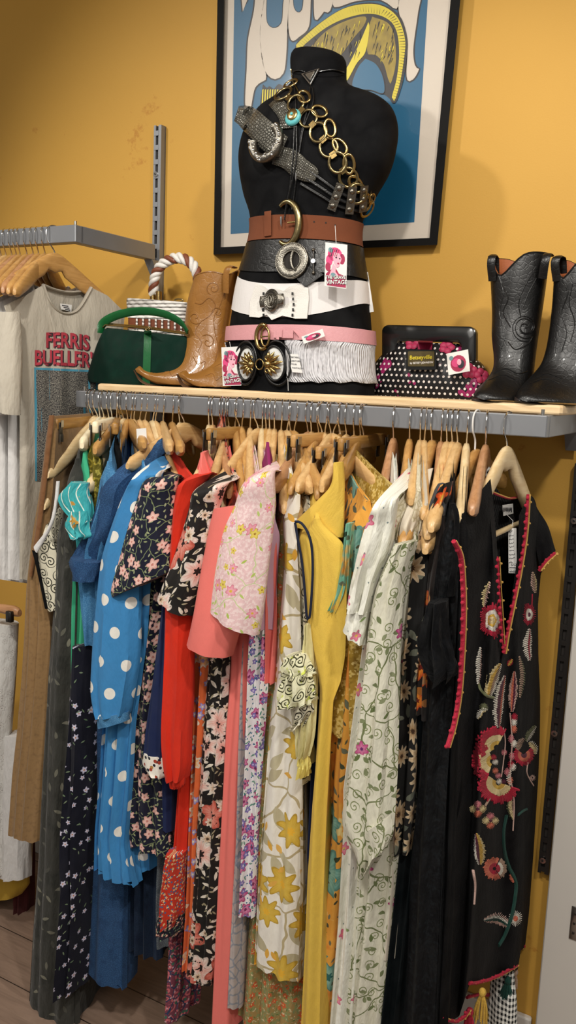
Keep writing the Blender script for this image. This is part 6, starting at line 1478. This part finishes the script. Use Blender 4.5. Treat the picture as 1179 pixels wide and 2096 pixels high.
stitch_fan(1083, 1258, 0, 360, (0, 3, 8, 14), ('yarn_plum', 'yarn_white', 'yarn_red'), 34, lob=3, sq=1.75); stitch_line([(1088, 1240), (1089, 1216)], 'yarn_red', .002)
stitch_leaf([(1083, 1350), (1080, 1320), (1084, 1284)], 9, 8, ('yarn_white', 'yarn_red'), 'yarn_white', n=18)
stitch_leaf([(978, 1398), (980, 1350), (984, 1322)], 5, 6, 'yarn_white', ('yarn_white', 'yarn_blush'), n=18); stitch_line([(979, 1398), (984, 1412), (996, 1424), (1010, 1428)], 'yarn_olive', .003)
stitch_leaf([(1000, 1426), (1010, 1390), (1026, 1356)], 14, 10, ('yarn_yellow', 'yarn_taupe'), ('yarn_cream', 'yarn_white'), n=24)
stitch_leaf([(1021, 1487), (1025, 1430), (1034, 1380)], 14, 6, ('yarn_plum', 'yarn_salmon'), 'yarn_white', n=30)
stitch_leaf([(1048, 1455), (1051, 1410), (1053, 1372)], 9, 8, ('yarn_salmon', 'yarn_plum'), ('yarn_blush', 'yarn_blush'), n=28)
stitch_leaf([(1064, 1426), (1068, 1380), (1062, 1340)], 4, 6, 'yarn_taupe', ('yarn_taupe', 'yarn_olive'), n=20)
stitch_leaf([(978, 1470), (986, 1455), (1000, 1452)], 6, 6, 'yarn_white', ('yarn_white', 'yarn_cream'), n=12); stitch_fan(990, 1448, 0, 360, (0, 9), ('yarn_olive',), 18)
stitch_leaf([(1040, 1362), (1044, 1356), (1050, 1348)], 5, 5, 'yarn_yellow', 'yarn_red', n=8)
for sh_ in (((1016, 1530), (150, 300), 1), ((1008, 1558), (110, 250), 1), ((1020, 1602), (20, 215), 1)):
    (cx, cy), (a, b2), _ = sh_; stitch_fan(cx, cy, a, b2, (6, 14, 27, 41), ('yarn_yellow', 'yarn_cream', 'yarn_red'), 40, sq=1.0)
for cx, cy, c in ((1014, 1560, 'yarn_white'), (1022, 1600, 'yarn_white'), (1014, 1578, 'yarn_salmon'), (1010, 1550, 'yarn_red'), (1032, 1540, 'yarn_pink'), (1030, 1600, 'yarn_plum'), (1020, 1588, 'yarn_pink')): stitch_fan(cx, cy, 0, 360, (0, 6), (c,), 14, 'embroidered_bud')
stitch_line([(1030, 1490), (1034, 1520), (1030, 1560), (1026, 1590)], 'yarn_blush'); stitch_line([(1044, 1460), (1048, 1520), (1044, 1580), (1052, 1640), (1050, 1700)], 'yarn_blush')
for cx, cy, c in ((1053, 1468, 'yarn_red'), (1052, 1478, 'yarn_white'), (1052, 1492, 'yarn_salmon'), (1046, 1512, 'yarn_pink'), (1052, 1522, 'yarn_white'), (1048, 1548, 'yarn_pink'), (1046, 1565, 'yarn_red'), (1038, 1580, 'yarn_pink'), (1050, 1570, 'yarn_white'), (1044, 1598, 'yarn_salmon')): stitch_fan(cx, cy, 0, 360, (0, 6.5), (c,), 14, 'embroidered_bud', sq=1.3)
stitch_fan(1072, 1545, -40, 220, (0, 6, 13, 20), ('yarn_plum', 'yarn_salmon', 'yarn_red'), 34, sq=1.1)
stitch_leaf([(1078, 1516), (1086, 1500), (1098, 1484)], 7, 6, ('yarn_olive', 'yarn_white'), ('yarn_olive', 'yarn_white'), n=14); stitch_leaf([(1060, 1536), (1064, 1522), (1074, 1510)], 7, 5, 'yarn_taupe', 'yarn_taupe', n=12); stitch_leaf([(1084, 1520), (1094, 1530), (1096, 1546)], 7, 7, 'yarn_cream', ('yarn_white', 'yarn_cream'), n=12)
stitch_line([(1080, 1560), (1078, 1580), (1084, 1595), (1092, 1608)], 'yarn_blush', .0018); stitch_fan(1090, 1592, 0, 360, (2, 6), ('yarn_blush',), 12, 'embroidered_bud')
stitch_leaf([(1044, 1606), (1042, 1590), (1046, 1574)], 5, 4, 'yarn_white', 'yarn_white', n=10); stitch_leaf([(1050, 1676), (1044, 1650), (1046, 1618)], 7, 6, 'yarn_cream', ('yarn_olive', 'yarn_taupe'), n=22)
for cx, cy in ((978, 1656), (1004, 1680)):
    for q, c in enumerate(('yarn_pink', 'yarn_cream', 'yarn_salmon', 'yarn_cream')):
        a = math.radians(-90+90*q); stitch_fan(cx+9*cos(a), cy+9*sin(a), 0, 360, (0, 8), (c,), 16, 'embroidered_petal')
    stitch_fan(cx, cy, 0, 360, (0, 4), ('yarn_plum',), 8, 'embroidered_petal')
stitch_line([(992, 1650), (998, 1640), (1002, 1634)], 'yarn_taupe', .003)
stitch_line([(1036, 1668), (1030, 1700), (1032, 1740), (1042, 1775), (1052, 1795), (1056, 1815), (1050, 1860), (1042, 1890), (1032, 1915), (1020, 1935)], 'yarn_green', .0048); stitch_line([(1060, 1668), (1070, 1660), (1078, 1656)], 'yarn_green', .003)
stitch_leaf([(982, 1768), (980, 1735), (974, 1704)], 10, 12, ('yarn_plum', 'yarn_yellow'), ('yarn_white', 'yarn_cream'), n=26, mid=.6); stitch_line([(968, 1780), (972, 1810), (970, 1850)], 'yarn_blush', .003)
stitch_fan(1012, 1778, 60, 300, (4, 12, 22), ('yarn_red', 'yarn_salmon'), 34); stitch_fan(1014, 1778, -60, 60, (2, 10, 16, 22), ('yarn_red', 'yarn_white', 'yarn_taupe'), 24); stitch_fan(1008, 1768, 0, 360, (0, 7), ('yarn_red',), 14, 'embroidered_bud'); stitch_fan(1008, 1790, 0, 360, (0, 7), ('yarn_red',), 14, 'embroidered_bud')
stitch_leaf([(1046, 1788), (1048, 1798), (1052, 1808)], 4, 5, 'yarn_salmon', 'yarn_salmon', n=10)
stitch_leaf([(1042, 1894), (1018, 1880), (988, 1884)], 12, 11, ('yarn_green', 'yarn_white'), 'yarn_blush', n=22, mid=.45); stitch_fan(1055, 1880, 0, 360, (0, 5, 13), ('yarn_salmon', 'yarn_white'), 24, sq=1.2)

card('white paper price tag clipped near the denim shoulder', (279, 878), (299, 876), (281, 914), -.50, None, 'lines0')
